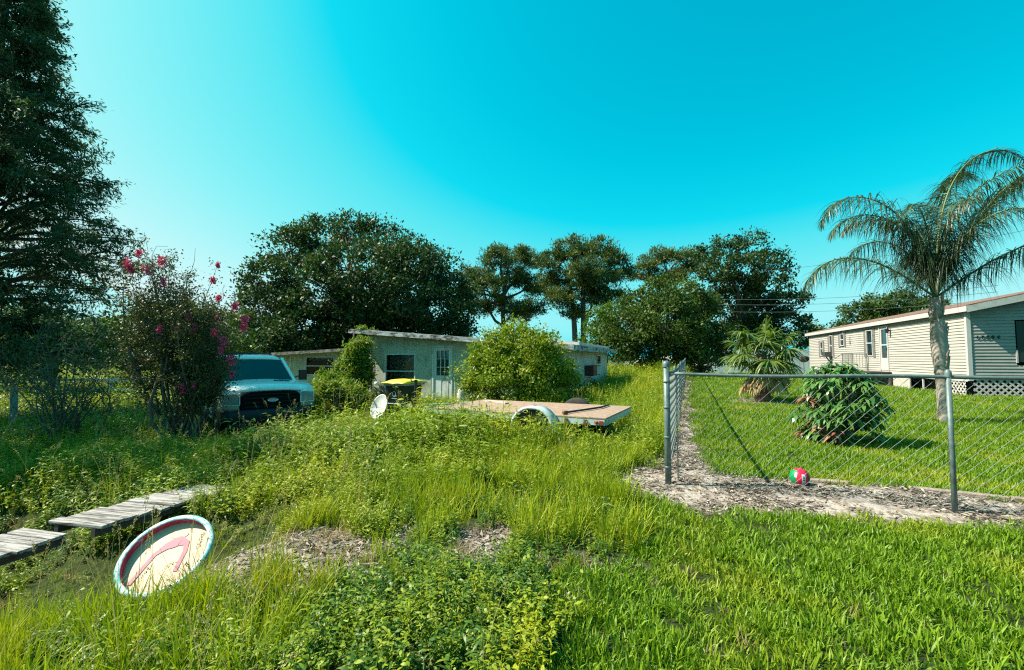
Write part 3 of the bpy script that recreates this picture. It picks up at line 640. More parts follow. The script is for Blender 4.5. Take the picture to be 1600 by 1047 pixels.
# ------------------------------------------------------------------ flatbed trailer
TX, TY = 1.45, 6.9
ta = math.atan2(.452, -.892)       # local +x runs from the rear end towards the tongue
tz = h1(.3, 8) + .0
tr = empty('flatbed_trailer', (TX, TY, tz), ta, 'white flatbed trailer with weathered chipboard deck half buried in weeds', 'trailer')
# local: x along length 0..3.3, y across: near side y=0, far side y=-1.9  (left-handed check: +x = (-.892,.452); +y = (-.452,-.892) toward camera)
OSB = bpy.data.materials.new('chipboard'); OSB.use_nodes = True; t = OSB.node_tree; b = t.nodes['Principled BSDF']; b.inputs['Roughness'].default_value = .85
tc = N(t, 'ShaderNodeTexCoord'); vo = N(t, 'ShaderNodeTexVoronoi'); vo.inputs['Scale'].default_value = 22; mp = N(t, 'ShaderNodeMapping'); mp.inputs['Scale'].default_value = (1, 2.2, 1); mp.inputs['Rotation'].default_value = (0, 0, .6)
t.links.new(tc.outputs['Object'], mp.inputs[0]); t.links.new(mp.outputs[0], vo.inputs['Vector'])
sp = N(t, 'ShaderNodeSeparateColor'); t.links.new(vo.outputs['Color'], sp.inputs[0]); r_ = N(t, 'ShaderNodeValToRGB'); cr = r_.color_ramp
cr.elements[0].color = (.20, .115, .08, 1); cr.elements[1].color = (.37, .26, .19, 1); e = cr.elements.new(.5); e.color = (.28, .18, .125, 1)
t.links.new(sp.outputs[0], r_.inputs[0]); nz = N(t, 'ShaderNodeTexNoise'); nz.inputs['Scale'].default_value = 2.2; nz.inputs['Detail'].default_value = 6; t.links.new(tc.outputs['Object'], nz.inputs['Vector'])
mr2 = N(t, 'ShaderNodeMapRange'); mr2.inputs['From Min'].default_value = .42; mr2.inputs['From Max'].default_value = .7; mr2.inputs['To Max'].default_value = .6; t.links.new(nz.outputs[0], mr2.inputs['Value'])
mx = N(t, 'ShaderNodeMixRGB'); t.links.new(mr2.outputs[0], mx.inputs[0]); t.links.new(r_.outputs[0], mx.inputs[1]); mx.inputs[2].default_value = (.20, .16, .13, 1); t.links.new(mx.outputs[0], b.inputs['Base Color'])
TWH = mat('chipped_white_steel', (.42, .50, .50), .55, (.33, .4, .4), 6, col3=(.1, .05, .03), scale3=5, c3=(.58, .7))
DZ = .47
m = MB(); m.box(.0, 1.9, -1.9, 0, DZ, DZ + .018); m.box(1.905, 3.3, -1.9, 0, DZ - .002, DZ + .015); m.build('deck', OSB, tr)
m = MB(); m.box(.02, 3.28, -.05, -.005, DZ - .10, DZ - .004); m.box(.02, 3.28, -1.89, -1.84, DZ - .13, DZ - .004); m.box(.0, .05, -1.838, -.052, DZ - .1, DZ - .004)
for x in (.7, 1.4, 2.1, 2.8): m.box(x, x + .05, -1.838, -.052, DZ - .1, DZ - .006)
m.box(3.23, 3.28, -1.838, -.052, DZ - .1, DZ - .004); m.build('frame', TWH, tr)
for x in (.62, .3): m = MB(); m.box(x, x + .05, -.004, .03, DZ - .15, DZ - .02); m.build('stake_pocket', RUST, tr)
m = MB(); m.box(.04, .1, -.003, .012, DZ - .09, DZ - .03); m.lathe([(.03, 0), (.03, .03), (0, .035)], 12, c=(.15, .01, DZ - .07)); m.build('tail_light', mat('dull_red_lens', (.25, .03, .02), .3), tr)
# wheels and fenders
def wheel(parent, x, y, z, r_, wd, side, rimc=WHITE):
    w_ = MB(); w_.lathe([(r_ * .58, -wd / 2), (r_ * .9, -wd / 2), (r_ * .985, -wd * .38), (r_, -wd * .2), (r_, wd * .2), (r_ * .985, wd * .38), (r_ * .9, wd / 2), (r_ * .58, wd / 2), (r_ * .58, -wd / 2)], 36)
    wo = w_.build('wheel', TIRE, parent, True, loc=(x, y, z), rot=(math.pi / 2, 0, 0))
    c = MB(); c.lathe([(0, -.02), (r_ * .2, -.02), (r_ * .22, .02), (r_ * .5, -.01), (r_ * .575, .04), (r_ * .575, -wd * .4)], 28) if side > 0 else c.lathe([(0, .02), (r_ * .2, .02), (r_ * .22, -.02), (r_ * .5, .01), (r_ * .575, -.04), (r_ * .575, wd * .4)], 28)
    c.build('rim', rimc, wo, True)
    return wo
WX = 1.14
wheel(tr, WX, .13, .27, .33, .2, -1, RUST); wheel(tr, WX, -2.03, .27, .33, .2, 1, RUST)
for yy0, yy1 in ((.012, .27), ) :
    m = MB(); n = 18; V = []; F = []
    for i in range(n + 1):
        th = R(-12 + 204 * i / n); ri = .375; ca, sa = math.cos(th), math.sin(th)
        sa2 = min(sa, .97)
        for (yy, rr) in ((yy0, ri), (yy1, ri), (yy1 + .0, ri - .045), (yy1 - .012, ri - .045), (yy1 - .012, ri - .012), (yy0, ri - .012)): V.append((WX + rr * ca * 1.04, yy, .27 + rr * sa2))
    for i in range(n):
        for j in range(6): a = i * 6 + j; b_ = i * 6 + (j + 1) % 6; F.append((a, b_, b_ + 6, a + 6))
    F += [tuple(range(6)), tuple(n * 6 + k for k in range(6))]
    m.add(V, F); m.build('fender', TWH, tr, True)
m = MB(); m.bar((3.28, -.1, DZ - .06), (4.35, -.86, DZ - .12), .07, .1); m.bar((3.28, -1.8, DZ - .06), (4.35, -1.04, DZ - .12), .07, .1); m.box(4.3, 4.7, -.99, -.91, DZ - .17, DZ - .07); m.build('tongue', TWH, tr)
m = MB(); m.tube([(4.4, -.85, .05), (4.4, -.85, .95)], .035, 10); m.tube([(4.4, -.85, .92), (4.4, -.70, .92), (4.4, -.68, 1.0)], .012, 6); m.box(4.3, 4.5, -.95, -.8, .3, .42); m.build('jack', BLACK, tr)
# loose things lying on the deck
def onT(x, y, z): 
    M_ = Matrix.Translation(tr.location) @ Matrix.Rotation(ta, 4, 'Z'); return M_ @ Vector((x, y, z))
s = empty('ratchet_bar', onT(0, 0, 0), ta, 'dark steel bar with hook end lying across the trailer deck', 'bar')
m = MB(); m.tube([(.72, -.25, DZ + .045), (.55, -.8, DZ + .045), (.42, -1.25, DZ + .045), (.4, -1.75, DZ + .045)], .018, 6); m.build('bar', BLACK, s)
m = MB(); m.tube([(.72, -.25, DZ + .045), (.75, -.16, DZ + .05), (.70, -.1, DZ + .05)], .03, 6); m.build('hook', RUST, s)
m = MB(); m.bar(onT(2.35, -1.2, DZ + .035), onT(3.0, -1.5, DZ + .035), .1, .03)
tag(m.build('loose_board', mat('bleached_wood', (.5, .42, .33), .85, (.38, .3, .24), 8, stretch=(1, 1, 1))), 'pale bleached board lying on the left half of the trailer deck', 'board')

# ------------------------------------------------------------------ pickup truck
th = R(41); tg = -.50
truck = empty('pickup_truck', (-5.72, 10.55, tg), th, 'old white pickup truck with black grille, parked in the tree shade among weeds', 'pickup truck')
PAINT = mat('faded_white_paint', (.80, .82, .80), .2, (.66, .7, .68), 2, spec=.9, col3=(.3, .3, .28), scale3=1.4, c3=(.6, .78))
DKB = mat('dark_blue_bumper', (.006, .014, .022), .5, spec=.3)
hw = 1.0
# body: sides with wheel arches as prisms, front panels, hood, bed
def arch(cx, r_, n=10): return [(cx + r_ * math.cos(math.pi * k / n), .42 + r_ * math.sin(math.pi * k / n)) for k in range(n + 1)]
side = [(.2, .50), (.5, .42)] + list(reversed(arch(.98, .48))) + [(1.5, .42), (3.9, .42)] + list(reversed(arch(4.45, .47))) + [(4.95, .45), (5.75, .5), (5.8, 1.28), (3.62, 1.30), (1.42, 1.30), (.6, 1.255), (.2, 1.19), (.17, 1.1)]
for sx in (-1, 1):
    m = MB(); m.prism([(p[0], p[1]) for p in side], 0, sx * (hw - .16), sx * hw); m.build('fender', PAINT, truck, bevel=.045, seg=3)
m = MB(); V = []; F = []; n = 12     # crowned hood
ys = [(.0, 1.12), (.04, 1.17), (.3, 1.225), (.8, 1.27), (1.42, 1.31)]
for (y, z) in ys:
    for i in range(n + 1):
        x = -.86 + 1.72 * i / n; V.append((x, y + .14 * (abs(x) / .86) ** 2 * (1 if y < .3 else 0), z + .055 * (1 - (x / .86) ** 2) - .012 * math.exp(-((abs(x) - .62) / .05) ** 2)))
for a in range(len(ys) - 1):
    for i in range(n): q = a * (n + 1) + i; F.append((q, q + 1, q + n + 2, q + n + 1))
nn = len(V); V += [(v[0], v[1] + .01, v[2] - .05) for v in V]; F += [tuple(k + nn for k in reversed(f)) for f in F]
for i in range(n): F.append((i + 1, i, i + nn, i + 1 + nn))
m.add(V, F); m.build('hood', PAINT, truck, True)
m = MB(); m.box(-.84, .84, .35, 1.4, .5, 1.14); m.build('engine_bay', BLACK, truck)
m = MB(); m.box(-.84, .84, .1, .2, .62, 1.12); m.build('front_panel', PAINT, truck, bevel=.02)
# grille
m = MB(); m.prism([(-.61, .70), (-.63, .75), (-.63, 1.04), (-.57, 1.10), (-.3, 1.13), (.3, 1.13), (.57, 1.10), (.63, 1.04), (.63, .75), (.61, .70)], 1, -.05, .098); 
gr = m.build('grille', mat('matt_black', (.006, .006, .007), .9, spec=.08), truck, bevel=.03)
m = MB()
for z in (.78, .88, .98, 1.06): m.box(-.57, .57, -.062, -.052, z - .012, z + .012)
m.build('grille_bar', mat('satin_black', (.012, .012, .014), .7, spec=.15), gr)
m = MB(); m.lathe([(0, 0), (.1, 0), (.115, .008), (.12, .018)], 28); em = m.build('emblem', mat('chrome', (.6, .6, .6), .2, metal=.8), gr, True, loc=(0.02, -.09, .93), rot=(math.pi / 2, 0, 0)); em.scale = (1, .42, 1)
m = MB(); m.lathe([(0, 0), (.09, 0)], 28); e2 = m.build('emblem_face', mat('silver_face', (.35, .36, .38), .3), gr, True, loc=(0.02, -.094, .93), rot=(math.pi / 2, 0, 0), fix=False); e2.scale = (1, .36, 1)
LENS = mat('hazed_lens', (.30, .36, .36), .1, (.18, .22, .22), 4, spec=.8)
for sx in (-1, 1):
    m = MB(); m.hexa([(sx * .66, -.02, .84), (sx * .985, .09, .84), (sx * .985, .13, .84), (sx * .66, .12, .84), (sx * .66, -.02, 1.09), (sx * .985, .09, 1.07), (sx * .985, .13, 1.07), (sx * .66, .12, 1.09)])
    hl = m.build('headlight', LENS, truck, bevel=.02)
    m = MB(); m.tube([(sx * .65, -.035, .835), (sx * .99, .075, .835), (sx * .99, .075, 1.08), (sx * .65, -.035, 1.10), (sx * .65, -.035, .835)], .012, 6); m.build('headlight_trim', PAINT, truck)
    m = MB(); m.hexa([(sx * .66, -.02, .735), (sx * .985, .08, .735), (sx * .985, .13, .735), (sx * .66, .12, .735), (sx * .66, -.02, .825), (sx * .985, .085, .825), (sx * .985, .13, .825), (sx * .66, .12, .825)])
    m.build('indicator', mat('indicator_lens', (.32, .3, .22), .2), truck, bevel=.015)
m = MB(); V = []
sec = [(-.12, .44), (-.16, .5), (-.16, .66), (-.12, .72), (.04, .72), (.04, .44)]
xs = [-1.03, -1.0, -.8, 0, .8, 1.0, 1.03]; bk = [.3, .1, .0, -.03, .0, .1, .3]
for x, k in zip(xs, bk):
    for (y, z) in sec: V.append((x, y + k, z))
F = [(i * 6 + j, i * 6 + (j + 1) % 6, (i + 1) * 6 + (j + 1) % 6, (i + 1) * 6 + j) for i in range(6) for j in range(6)] + [tuple(range(6)), tuple(36 + k for k in range(6))]
m.add(V, F); m.build('bumper', DKB, truck, bevel=.02)
m = MB(); m.box(-.85, .85, .0, .2, .26, .436); m.build('air_dam', BLACK, truck, bevel=.03)
# cab: glass house
c0 = [(-.86, 1.34, 1.28), (.86, 1.34, 1.28), (.88, 3.6, 1.28), (-.88, 3.6, 1.28)]
c1 = [(-.69, 2.05, 1.90), (.69, 2.05, 1.90), (.71, 3.45, 1.90), (-.71, 3.45, 1.90)]
m = MB(); V = []; F = []; nx_ = 10
prof = [(2.02, 1.885, .70), (2.12, 1.94, .70), (2.5, 1.975, .71), (3.2, 1.975, .71), (3.46, 1.93, .70), (3.5, 1.885, .70)]
for (y, z, hwid) in prof:
    for i in range(nx_ + 1):
        x = -1 + 2 * i / nx_; V.append((x * hwid, y - .05 * (1 - x * x) * (1 if y < 2.3 else 0), z + .03 * (1 - x ** 2) - (.05 if abs(x) == 1 else 0)))
for a in range(len(prof) - 1):
    for i in range(nx_): q = a * (nx_ + 1) + i; F.append((q, q + 1, q + nx_ + 2, q + nx_ + 1))
nn = len(V); V += [(v[0] * .97, v[1], v[2] - .05) for v in V]; F += [tuple(k + nn for k in reversed(f)) for f in F]
W1 = nx_ + 1
for a in range(len(prof) - 1):
    q = a * W1; F.append((q, q + W1, q + W1 + nn, q + nn)); q += nx_; F.append((q + W1, q, q + nn, q + W1 + nn))
for i in range(nx_): F.append((i + 1, i, i + nn, i + 1 + nn)); q = (len(prof) - 1) * W1 + i; F.append((q, q + 1, q + 1 + nn, q + nn))
m.add(V, F); m.build('roof', PAINT, truck, True)
def lerp(a, b_, t_): return tuple(a[i] + (b_[i] - a[i]) * t_ for i in range(3))
m = MB()
for a, b_ in ((0, 0), (1, 1), (2, 2), (3, 3)): m.bar(c0[a], c1[b_], .075, .05)
m.bar(lerp(c0[0], c0[3], .58), lerp(c1[0], c1[3], .45), .07, .05, up=(1, 0, 0)); m.bar(lerp(c0[1], c0[2], .58), lerp(c1[1], c1[2], .45), .07, .05, up=(1, 0, 0))
m.build('pillar', PAINT, truck)
TGL = mat('tinted_glass', (.003, .012, .014), .03, spec=.6)
def glass(q, name):
    mm = MB(); mm.add(q, [(0, 1, 2, 3)]); o = mm.build(name, TGL, truck, fix=False); s_ = o.modifiers.new('s', 'SOLIDIFY'); s_.thickness = .006; return o
# windshield, gently curved
V = []; F = []; n = 10
for j in range(2):
    a, b_ = (c0[0], c0[1]) if j == 0 else (c1[0], c1[1])
    for i in range(n + 1):
        p = lerp(a, b_, i / n); x = 2 * i / n - 1; V.append((p[0] * .965, p[1] - .07 * (1 - x * x) + .015, p[2] + (.01 if j == 0 else -.005)))
for i in range(n): F.append((i, i + 1, i + n + 2, i + n + 1))
MB().add(V, F).build('windshield', TGL, truck, True)
for k, (a, b_) in enumerate(((0, 3), (1, 2))): glass([lerp(c0[a], c0[b_], .03), lerp(c0[a], c0[b_], .97), lerp(c1[a], c1[b_], .97), lerp(c1[a], c1[b_], .03)], 'side_window')
glass([c0[3], c0[2], c1[2], c1[3]], 'rear_window')
m = MB(); m.box(-.84, .84, 1.36, 1.46, 1.262, 1.3); m.build('cowl', BLACK, truck)
for x0, x1 in ((-.55, -.02), (.1, .62)):
    m = MB(); m.tube([(x0, 1.33, 1.33), (x1, 1.30, 1.35)], .014, 6); m.build('wiper', BLACK, truck)
for sx in (-1, 1):
    m = MB(); m.tube([(sx * .88, 1.6, 1.36), (sx * 1.06, 1.58, 1.42)], .02, 6); m.box(min(sx * 1.04, sx * 1.24), max(sx * 1.04, sx * 1.24), 1.54, 1.64, 1.3, 1.58); m.build('mirror', BLACK, truck, bevel=.02)
    m = MB(); m.box(min(sx * 1.0, sx * 1.012), max(sx * 1.0, sx * 1.012), 1.62, 2.7, .55, 1.25); dd = m.build('door', PAINT, truck, bevel=.004); m = MB(); m.box(min(sx * 1.014, sx * 1.04), max(sx * 1.014, sx * 1.04), 2.45, 2.62, 1.08, 1.12); m.build('handle', BLACK, dd)
m = MB(); m.box(-.84, .84, 1.45, 5.7, .5, .9); m.build('chassis', BLACK, truck)
m = MB(); m.box(-.84, .84, 5.7, 5.78, .6, 1.27); m.build('tailgate', PAINT, truck)
m = MB(); m.box(-.75, .75, 3.55, 3.65, 2.02, 2.08); m.box(-.78, -.72, 3.55, 3.62, 1.28, 2.02); m.box(.72, .78, 3.55, 3.62, 1.28, 2.02); m.build('rack', BLACK, truck)
m = MB(); m.tube([(.25, .9, 1.335), (.62, .85, 1.325)], .012, 6); m.build('hood_vent', BLACK, truck)
for y in (.98, 4.45):
    for sx in (-1, 1):
        w_ = MB(); r_ = .40; wd = .25
        w_.lathe([(r_ * .55, -wd / 2), (r_ * .88, -wd / 2), (r_ * .985, -wd * .38), (r_, -wd * .2), (r_, wd * .2), (r_ * .985, wd * .38), (r_ * .88, wd / 2), (r_ * .55, wd / 2), (r_ * .55, -wd / 2)], 36)
        wo = w_.build('wheel', TIRE, truck, True, loc=(sx * .86, y, .38), rot=(0, math.pi / 2, 0))
        c = MB(); c.lathe([(0, sx * .1), (.07, sx * .1), (.09, sx * .04), (.19, sx * .03), (.215, sx * .1), (.22, -sx * .09)], 24); c.build('rim', mat('grey_rim', (.2, .2, .2), .4, metal=.5), wo, True)

# ------------------------------------------------------------------ wooden walkway over the ditch
WOODM = mat('bleached_grey_plank', (.36, .34, .325), .9, (.22, .205, .195), 5, bump=.5, bscale=20, stretch=(9, .5, 9), col3=(.045, .04, .036), scale3=5, c3=(.47, .62))
def walkway(label, p0, p1, wdt, z0, z1, nb_, seed):
    r_ = np.random.default_rng(seed); p0 = np.array(p0); p1 = np.array(p1); d = p1 - p0; L_ = np.hypot(*d); an = math.atan2(d[1], d[0])
    root = empty('wooden_walkway', (p0[0], p0[1], z0), an, label, 'walkway', 'wooden walkway sections'); sl_ = (z1 - z0)
    for y in (-wdt / 2 + .05, wdt / 2 - .09):
        m = MB(); m.hexa([(0, y, -.10), (L_, y, -.10 + sl_), (L_, y + .045, -.10 + sl_), (0, y + .045, -.10), (0, y, -.035), (L_, y, -.035 + sl_), (L_, y + .045, -.035 + sl_), (0, y + .045, -.035)]); m.build('joist', DW, root)
    bw_ = L_ / nb_
    for i in range(nb_):
        x0 = i * bw_ + .003; x1 = (i + 1) * bw_ - r_.uniform(.006, .016); e0, e1 = r_.uniform(-.035, .035, 2); tz_ = r_.uniform(-.009, .009); sk = r_.uniform(-.01, .01)
        m = MB(); za = sl_ * (i + .5) / nb_ - .032 + tz_
        m.hexa([(x0, -wdt / 2 + e0, za), (x1, -wdt / 2 + e0, za), (x1 + sk, wdt / 2 + e1, za), (x0 + sk, wdt / 2 + e1, za), (x0, -wdt / 2 + e0, za + .028), (x1, -wdt / 2 + e0, za + .03), (x1 + sk, wdt / 2 + e1, za + .032), (x0 + sk, wdt / 2 + e1, za + .03)])
        m.build('plank', WOODM, root, bevel=.004, seg=1)
    return root
def gp(px, py, z): 
    u = (523.5 - py) / FPX; wy = math.cos(PITCH) - u * math.sin(PITCH); wz = math.sin(PITCH) + u * math.cos(PITCH); s = (z - CAMZ) / wz; return np.array([(px - 800) / FPX * s, wy * s])
a0_ = (gp(85, 812, -.02) + gp(150, 822, -.02)) / 2; a1_ = (gp(310, 750, -.06) + gp(360, 762, -.06)) / 2
walkway('long bleached plank walkway section crossing the ditch above the paddling pool', a0_, a1_, .56, -.02, -.08, 13, 3)
dd_ = (a1_ - a0_) / np.hypot(*(a1_ - a0_)); b1_ = a0_ - dd_ * .02 + np.array([-.22, .0]); b0_ = b1_ - dd_ * 1.1
walkway('shorter bleached plank walkway section at the left edge, lying a little lower', b0_, b1_, .56, -.07, -.07, 9, 5)

# ------------------------------------------------------------------ paddling pool
R_ = .345; scp = R_ / .57
pc = Vector((-4.72 * scp, 6.16 * scp, CAMZ + (-1.25 - CAMZ) * scp)); pn = Vector((.04, -.64, .77)).normalized()
pool = empty('paddling_pool', pc, 0, 'round toy paddling pool with turquoise rim and cream floor, tilted in the ditch', 'paddling pool')
q_ = pn.to_track_quat('Z', 'Y'); pool.scale = (R_ / .39,) * 3; pool.rotation_mode = 'QUATERNION'; pool.rotation_quaternion = q_
TEAL = mat('turquoise_print', (.06, .34, .36), .4, (.50, .56, .56), 6, contrast=(.42, .6), col3=(.03, .22, .24), scale3=7, c3=(.56, .62), stretch=(1, 1.6, 1))
PINK = mat('pink_print', (.55, .05, .12), .35, (.40, .02, .05), 7, contrast=(.4, .6), col3=(.5, .35, .6), scale3=5, c3=(.57, .63))
CREAM = mat('cream_vinyl', (.44, .30, .19), .5, (.50, .36, .24), 2, col3=(.24, .17, .1), scale3=4, c3=(.58, .75))
ROSE = mat('rose_print', (.34, .045, .10), .5, (.30, .06, .11), 3)
pd = .062
m = MB(); m.lathe([(.342, .0), (.348, .005), (.376, .004), (.39, -.004), (.392, -.016), (.38, -.02)], 64); m.build('rim', TEAL, pool, True)
m = MB(); m.lathe([(.3415, .0), (.337, -.025), (.343, -.045), (.341, -pd)], 64); m.build('inner_wall', PINK, pool, True, fix=False)
m = MB(); m.lathe([(.3805, -.02), (.36, -.035), (.365, -.055), (.35, -pd - .006), (0, -pd - .006)], 64); m.build('outer_wall', mat('pink_vinyl', (.55, .16, .25), .4, (.45, .1, .18), 6), pool, True)
m = MB(); m.lathe([(.341, -pd), (.15, -pd + .004), (0, -pd + .002)], 64); m.build('floor', CREAM, pool, True, fix=False)
# printed arch shape and disc on the floor
m = MB(); V = []; F = []
arc = [(-.20, -.25)] + [(-.13, .02)] + [(-.06 + .0, .10), (.03, .15), (.10, .13), (.13, .05), (.135, -.14)]
pts = []
for i in range(len(arc) - 1):
    for k in range(6): t_ = k / 6; pts.append((arc[i][0] * (1 - t_) + arc[i + 1][0] * t_, arc[i][1] * (1 - t_) + arc[i + 1][1] * t_))
pts.append(arc[-1])
for i, p in enumerate(pts):
    a = pts[max(0, i - 1)]; b_ = pts[min(len(pts) - 1, i + 1)]; dx, dy = b_[0] - a[0], b_[1] - a[1]; l = math.hypot(dx, dy); nx1, ny1 = -dy / l, dx / l
    wd_ = .018 + .03 * math.exp(-((i / len(pts) - .45) / .18) ** 2)
    V += [(p[0] + nx1 * wd_, p[1] + ny1 * wd_, -pd + .0075), (p[0] - nx1 * wd_, p[1] - ny1 * wd_, -pd + .0075)]
F = [(2 * i, 2 * i + 1, 2 * i + 3, 2 * i + 2) for i in range(len(pts) - 1)]
m.add(V, F); m.build('printed_arch', ROSE, pool, fix=False)
m = MB(); m.lathe([(.0, .0), (.075, 0)], 24); dsk = m.build('printed_disc', mat('coral_print', (.6, .2, .14), .45), pool, fix=False, loc=(-.01, .215, -pd + .0065)); dsk.scale = (1.1, .55, 1)

# ------------------------------------------------------------------ wheeled bin, dish
bz = h1(-2.6, 10.8); binr = empty('wheelie_bin', (-2.62, 10.8, bz), R(-28), 'dark green rubbish bin with yellow lid standing before the house window', 'bin')
DG = mat('dark_green_plastic', (.008, .02, .013), .5)
YEL = mat('yellow_plastic', (.62, .50, .02), .45, (.52, .42, .02), 3)
def taper(m, a0_, a1_, b0_, b1_, z0, z1, k=0): m.hexa([(-a0_, -b0_, z0), (a0_, -b0_, z0), (a0_, b0_, z0), (-a0_, b0_, z0), (-a1_, -b1_, z1), (a1_, -b1_, z1), (a1_, b1_, z1), (-a1_, b1_, z1)])
m = MB(); taper(m, .23, .30, .27, .34, .06, .98); m.build('body', DG, binr, bevel=.03, seg=3)
m = MB(); taper(m, .33, .33, .37, .37, .955, 1.0); m.build('rim', mat('grey_bin_rim', (.28, .26, .28), .5), binr, bevel=.01)
m = MB(); V = []; n = 10
for j in range(n + 1):
    for i in range(n + 1):
        x = -1 + 2 * i / n; y = -1 + 2 * j / n; V.append((x * .36, y * .42 - .0, 1.02 + .085 * max(0, (1 - x ** 4)) * max(0, (1 - y ** 4)) - .02 * math.exp(-(x / .2) ** 2)))
F = [(j * (n + 1) + i, j * (n + 1) + i + 1, (j + 1) * (n + 1) + i + 1, (j + 1) * (n + 1) + i) for j in range(n) for i in range(n)]
m.add(V, F); lid = m.build('lid', YEL, binr, True, fix=False); s_ = lid.modifiers.new('s', 'SOLIDIFY'); s_.thickness = .02; s_.offset = -1
EMB = mat('pale_grey_print', (.35, .42, .40), .6)
def front_y(z): return -(.27 + .07 * (z - .06) / .92)
m = MB(); pts = [(-.02 + .05 * math.cos(a), front_y(.76) - .006, .76 + .06 * math.sin(a)) for a in np.linspace(0, 2 * math.pi, 20)]; m.tube(pts, .007, 5, False); m.build('emblem', EMB, binr)
m = MB(); m.box(-.0, .05, front_y(.7) - .012, front_y(.7) - .002, .70, .73); m.box(-.1, .06, front_y(.64) - .012, front_y(.64) - .001, .645, .66); m.build('emblem', EMB, binr)
m = MB(); m.tube([(-.2, -.32, .53), (-.2, -.345, .53), (.2, -.345, .53), (.2, -.32, .53)], .014, 8); m.build('lift_bar', mat('pale_steel', (.5, .52, .5), .4), binr)
m = MB(); m.tube([(-.28, .36, .99), (-.28, .43, 1.0), (.28, .43, 1.0), (.28, .36, .99)], .018, 8); m.build('handle', DG, binr)
for sx in (-1, 1):
    m = MB(); m.lathe([(0, -.03), (.12, -.03), (.13, 0), (.12, .03), (0, .03)], 20); m.build('wheel', TIRE, binr, loc=(sx * .27, .27, .13), rot=(0, math.pi / 2, 0))
dp = P(592, 635, 9.2)
dish = empty('satellite_dish', (dp.x, dp.y, dp.z), 0, 'round white satellite dish with bent arm lying in the weeds beside the trailer tongue', 'satellite dish')
dn = Vector((-.42, -.80, .42)).normalized()
D = MB(); D.lathe([(0, -.045), (.09, -.042), (.17, -.028), (.235, -.002), (.25, .006), (.25, -.006), (.235, -.014), (.17, -.04), (.09, -.054), (0, -.057)], 40)
do = D.build('reflector', mat('dirty_white_enamel', (.5, .5, .49), .45, (.4, .4, .38), 5, col3=(.2, .21, .16), scale3=4, c3=(.6, .72)), dish, True); do.rotation_mode = 'QUATERNION'; do.rotation_quaternion = dn.to_track_quat('Z', 'Y'); do.scale = (.82, 1.05, 1)
q1 = Vector((.08, .25, -.45)); q2 = Vector((.10, .12, .25)); q3 = Vector((.02, .05, .42)); q4 = Vector((-.06, .02, .47))
m = MB(); m.tube([q1, q2], .018, 8); m.bar(Vector((.17, .12, .14)), q3, .035, .03); m.build('arm', RUST, dish)
m = MB(); m.tube([q4 - Vector((.04, 0, .0)), q4 + Vector((.03, 0, 0))], [.03, .045], 12); m.build('receiver', WHITE, dish, True)

# ------------------------------------------------------------------ back fence, poles, wires, left post and rails
TEALF = groove_mat('pale_blue_fence_paint', (.34, .47, .48), (.28, .40, .41), (.2, .28, .28), 5, rough=.7)
pA = np.array([P(1100, 560, 36).x, 36.0]); pB = np.array([P(1268, 560, 33).x, 33.0])
def board_fence(name, label, pA, pB, z0, z1, mt_, step=2.4):
    d = pB - pA; L_ = np.hypot(*d); an = math.atan2(d[1], d[0]); r0 = empty(name, (pA[0], pA[1], h1(*pA)), an, label, 'fence')
    nseg = int(L_ / .14); m = MB()
    for i in range(nseg):
        x = i * .14; m.box(x + .003, x + .137, -.01, .01, z0, z1 + random.uniform(-.01, .01))
    m.build('board_panel', mt_, r0); m = MB(); m.box(0, L_, .012, .05, z0 + .25, z0 + .33); m.box(0, L_, .012, .05, z1 - .35, z1 - .27); m.build('rail', mt_, r0)
    for x in np.arange(.05, L_, step): m = MB(); m.box(x, x + .09, .052, .14, -.2, z1 - .02); m.build('post', mt_, r0)
board_fence('board_fence', 'tall pale blue board fence behind the fan palm', pA, pB, .03, 1.95, TEALF)
board_fence('board_fence', 'weathered white board fence in the dark under the trees at the back', np.array([6.0, 44.]), np.array([P(1100, 560, 37).x, 37.]), .03, 1.5, DOORM)
fp = P(1229, 570, 27)
m = MB(); m.tube([(0, 0, -.1), (.0, .0, .95), (-.05, 0, 1.5)], [.09, .08, .06], 8); tag(m.build('timber_post', BARKG, loc=(fp.x, 27, h1(fp.x, 27))), 'leaning pale timber stub in the lawn right of the fan palm', 'post')
od = P(1251, 561, 32); m = MB(); m.lathe([(0, -.03), (.3, -.02), (.42, 0), (.3, .03), (0, .04)], 24); ob = m.build('hanging_sign', mat('rusty_brown_plate', (.07, .035, .03), .7), None, True, loc=(od.x, od.y - .4, od.z), rot=(R(80), R(-8), R(10))); ob.scale = (1, .55, 1); tag(ob, 'dark oval plate fixed on a pole before the blue board fence', 'sign')
pl_ = MB(); pl_.tube([(od.x, od.y - .32, h1(od.x, od.y)), (od.x, od.y - .32, od.z)], .03, 6); tag(pl_.build('pole', GALV), 'thin pole carrying the dark oval plate before the blue fence', 'pole')
def cable(label, a, b_, sag=.4):
    m = MB(); pts = [Vector(a).lerp(Vector(b_), t_) - Vector((0, 0, sag * 4 * t_ * (1 - t_))) for t_ in np.linspace(0, 1, 14)]
    tag(m.build('power_line', None), label, 'power line', 'overhead power lines') if False else tag(MB().tube(pts, .013, 5).build('power_line', BLK2), label, 'power line', 'overhead power lines')
BLK2 = mat('cable_grey', (.06, .09, .1), .6)
cable('uppermost long overhead line passing left behind the tall palm', P(1140, 428, 40), P(1640, 352, 24))
cable('upper of the three close overhead lines before the dark tree', P(1080, 466, 38), P(1560, 446, 26))
cable('middle of the three close overhead lines before the dark tree', P(1080, 474, 38), P(1560, 456, 26))
cable('lowest of the three close overhead lines before the dark tree', P(1080, 485, 38), P(1560, 468, 26))
lp = P(22, 620, 10.2)
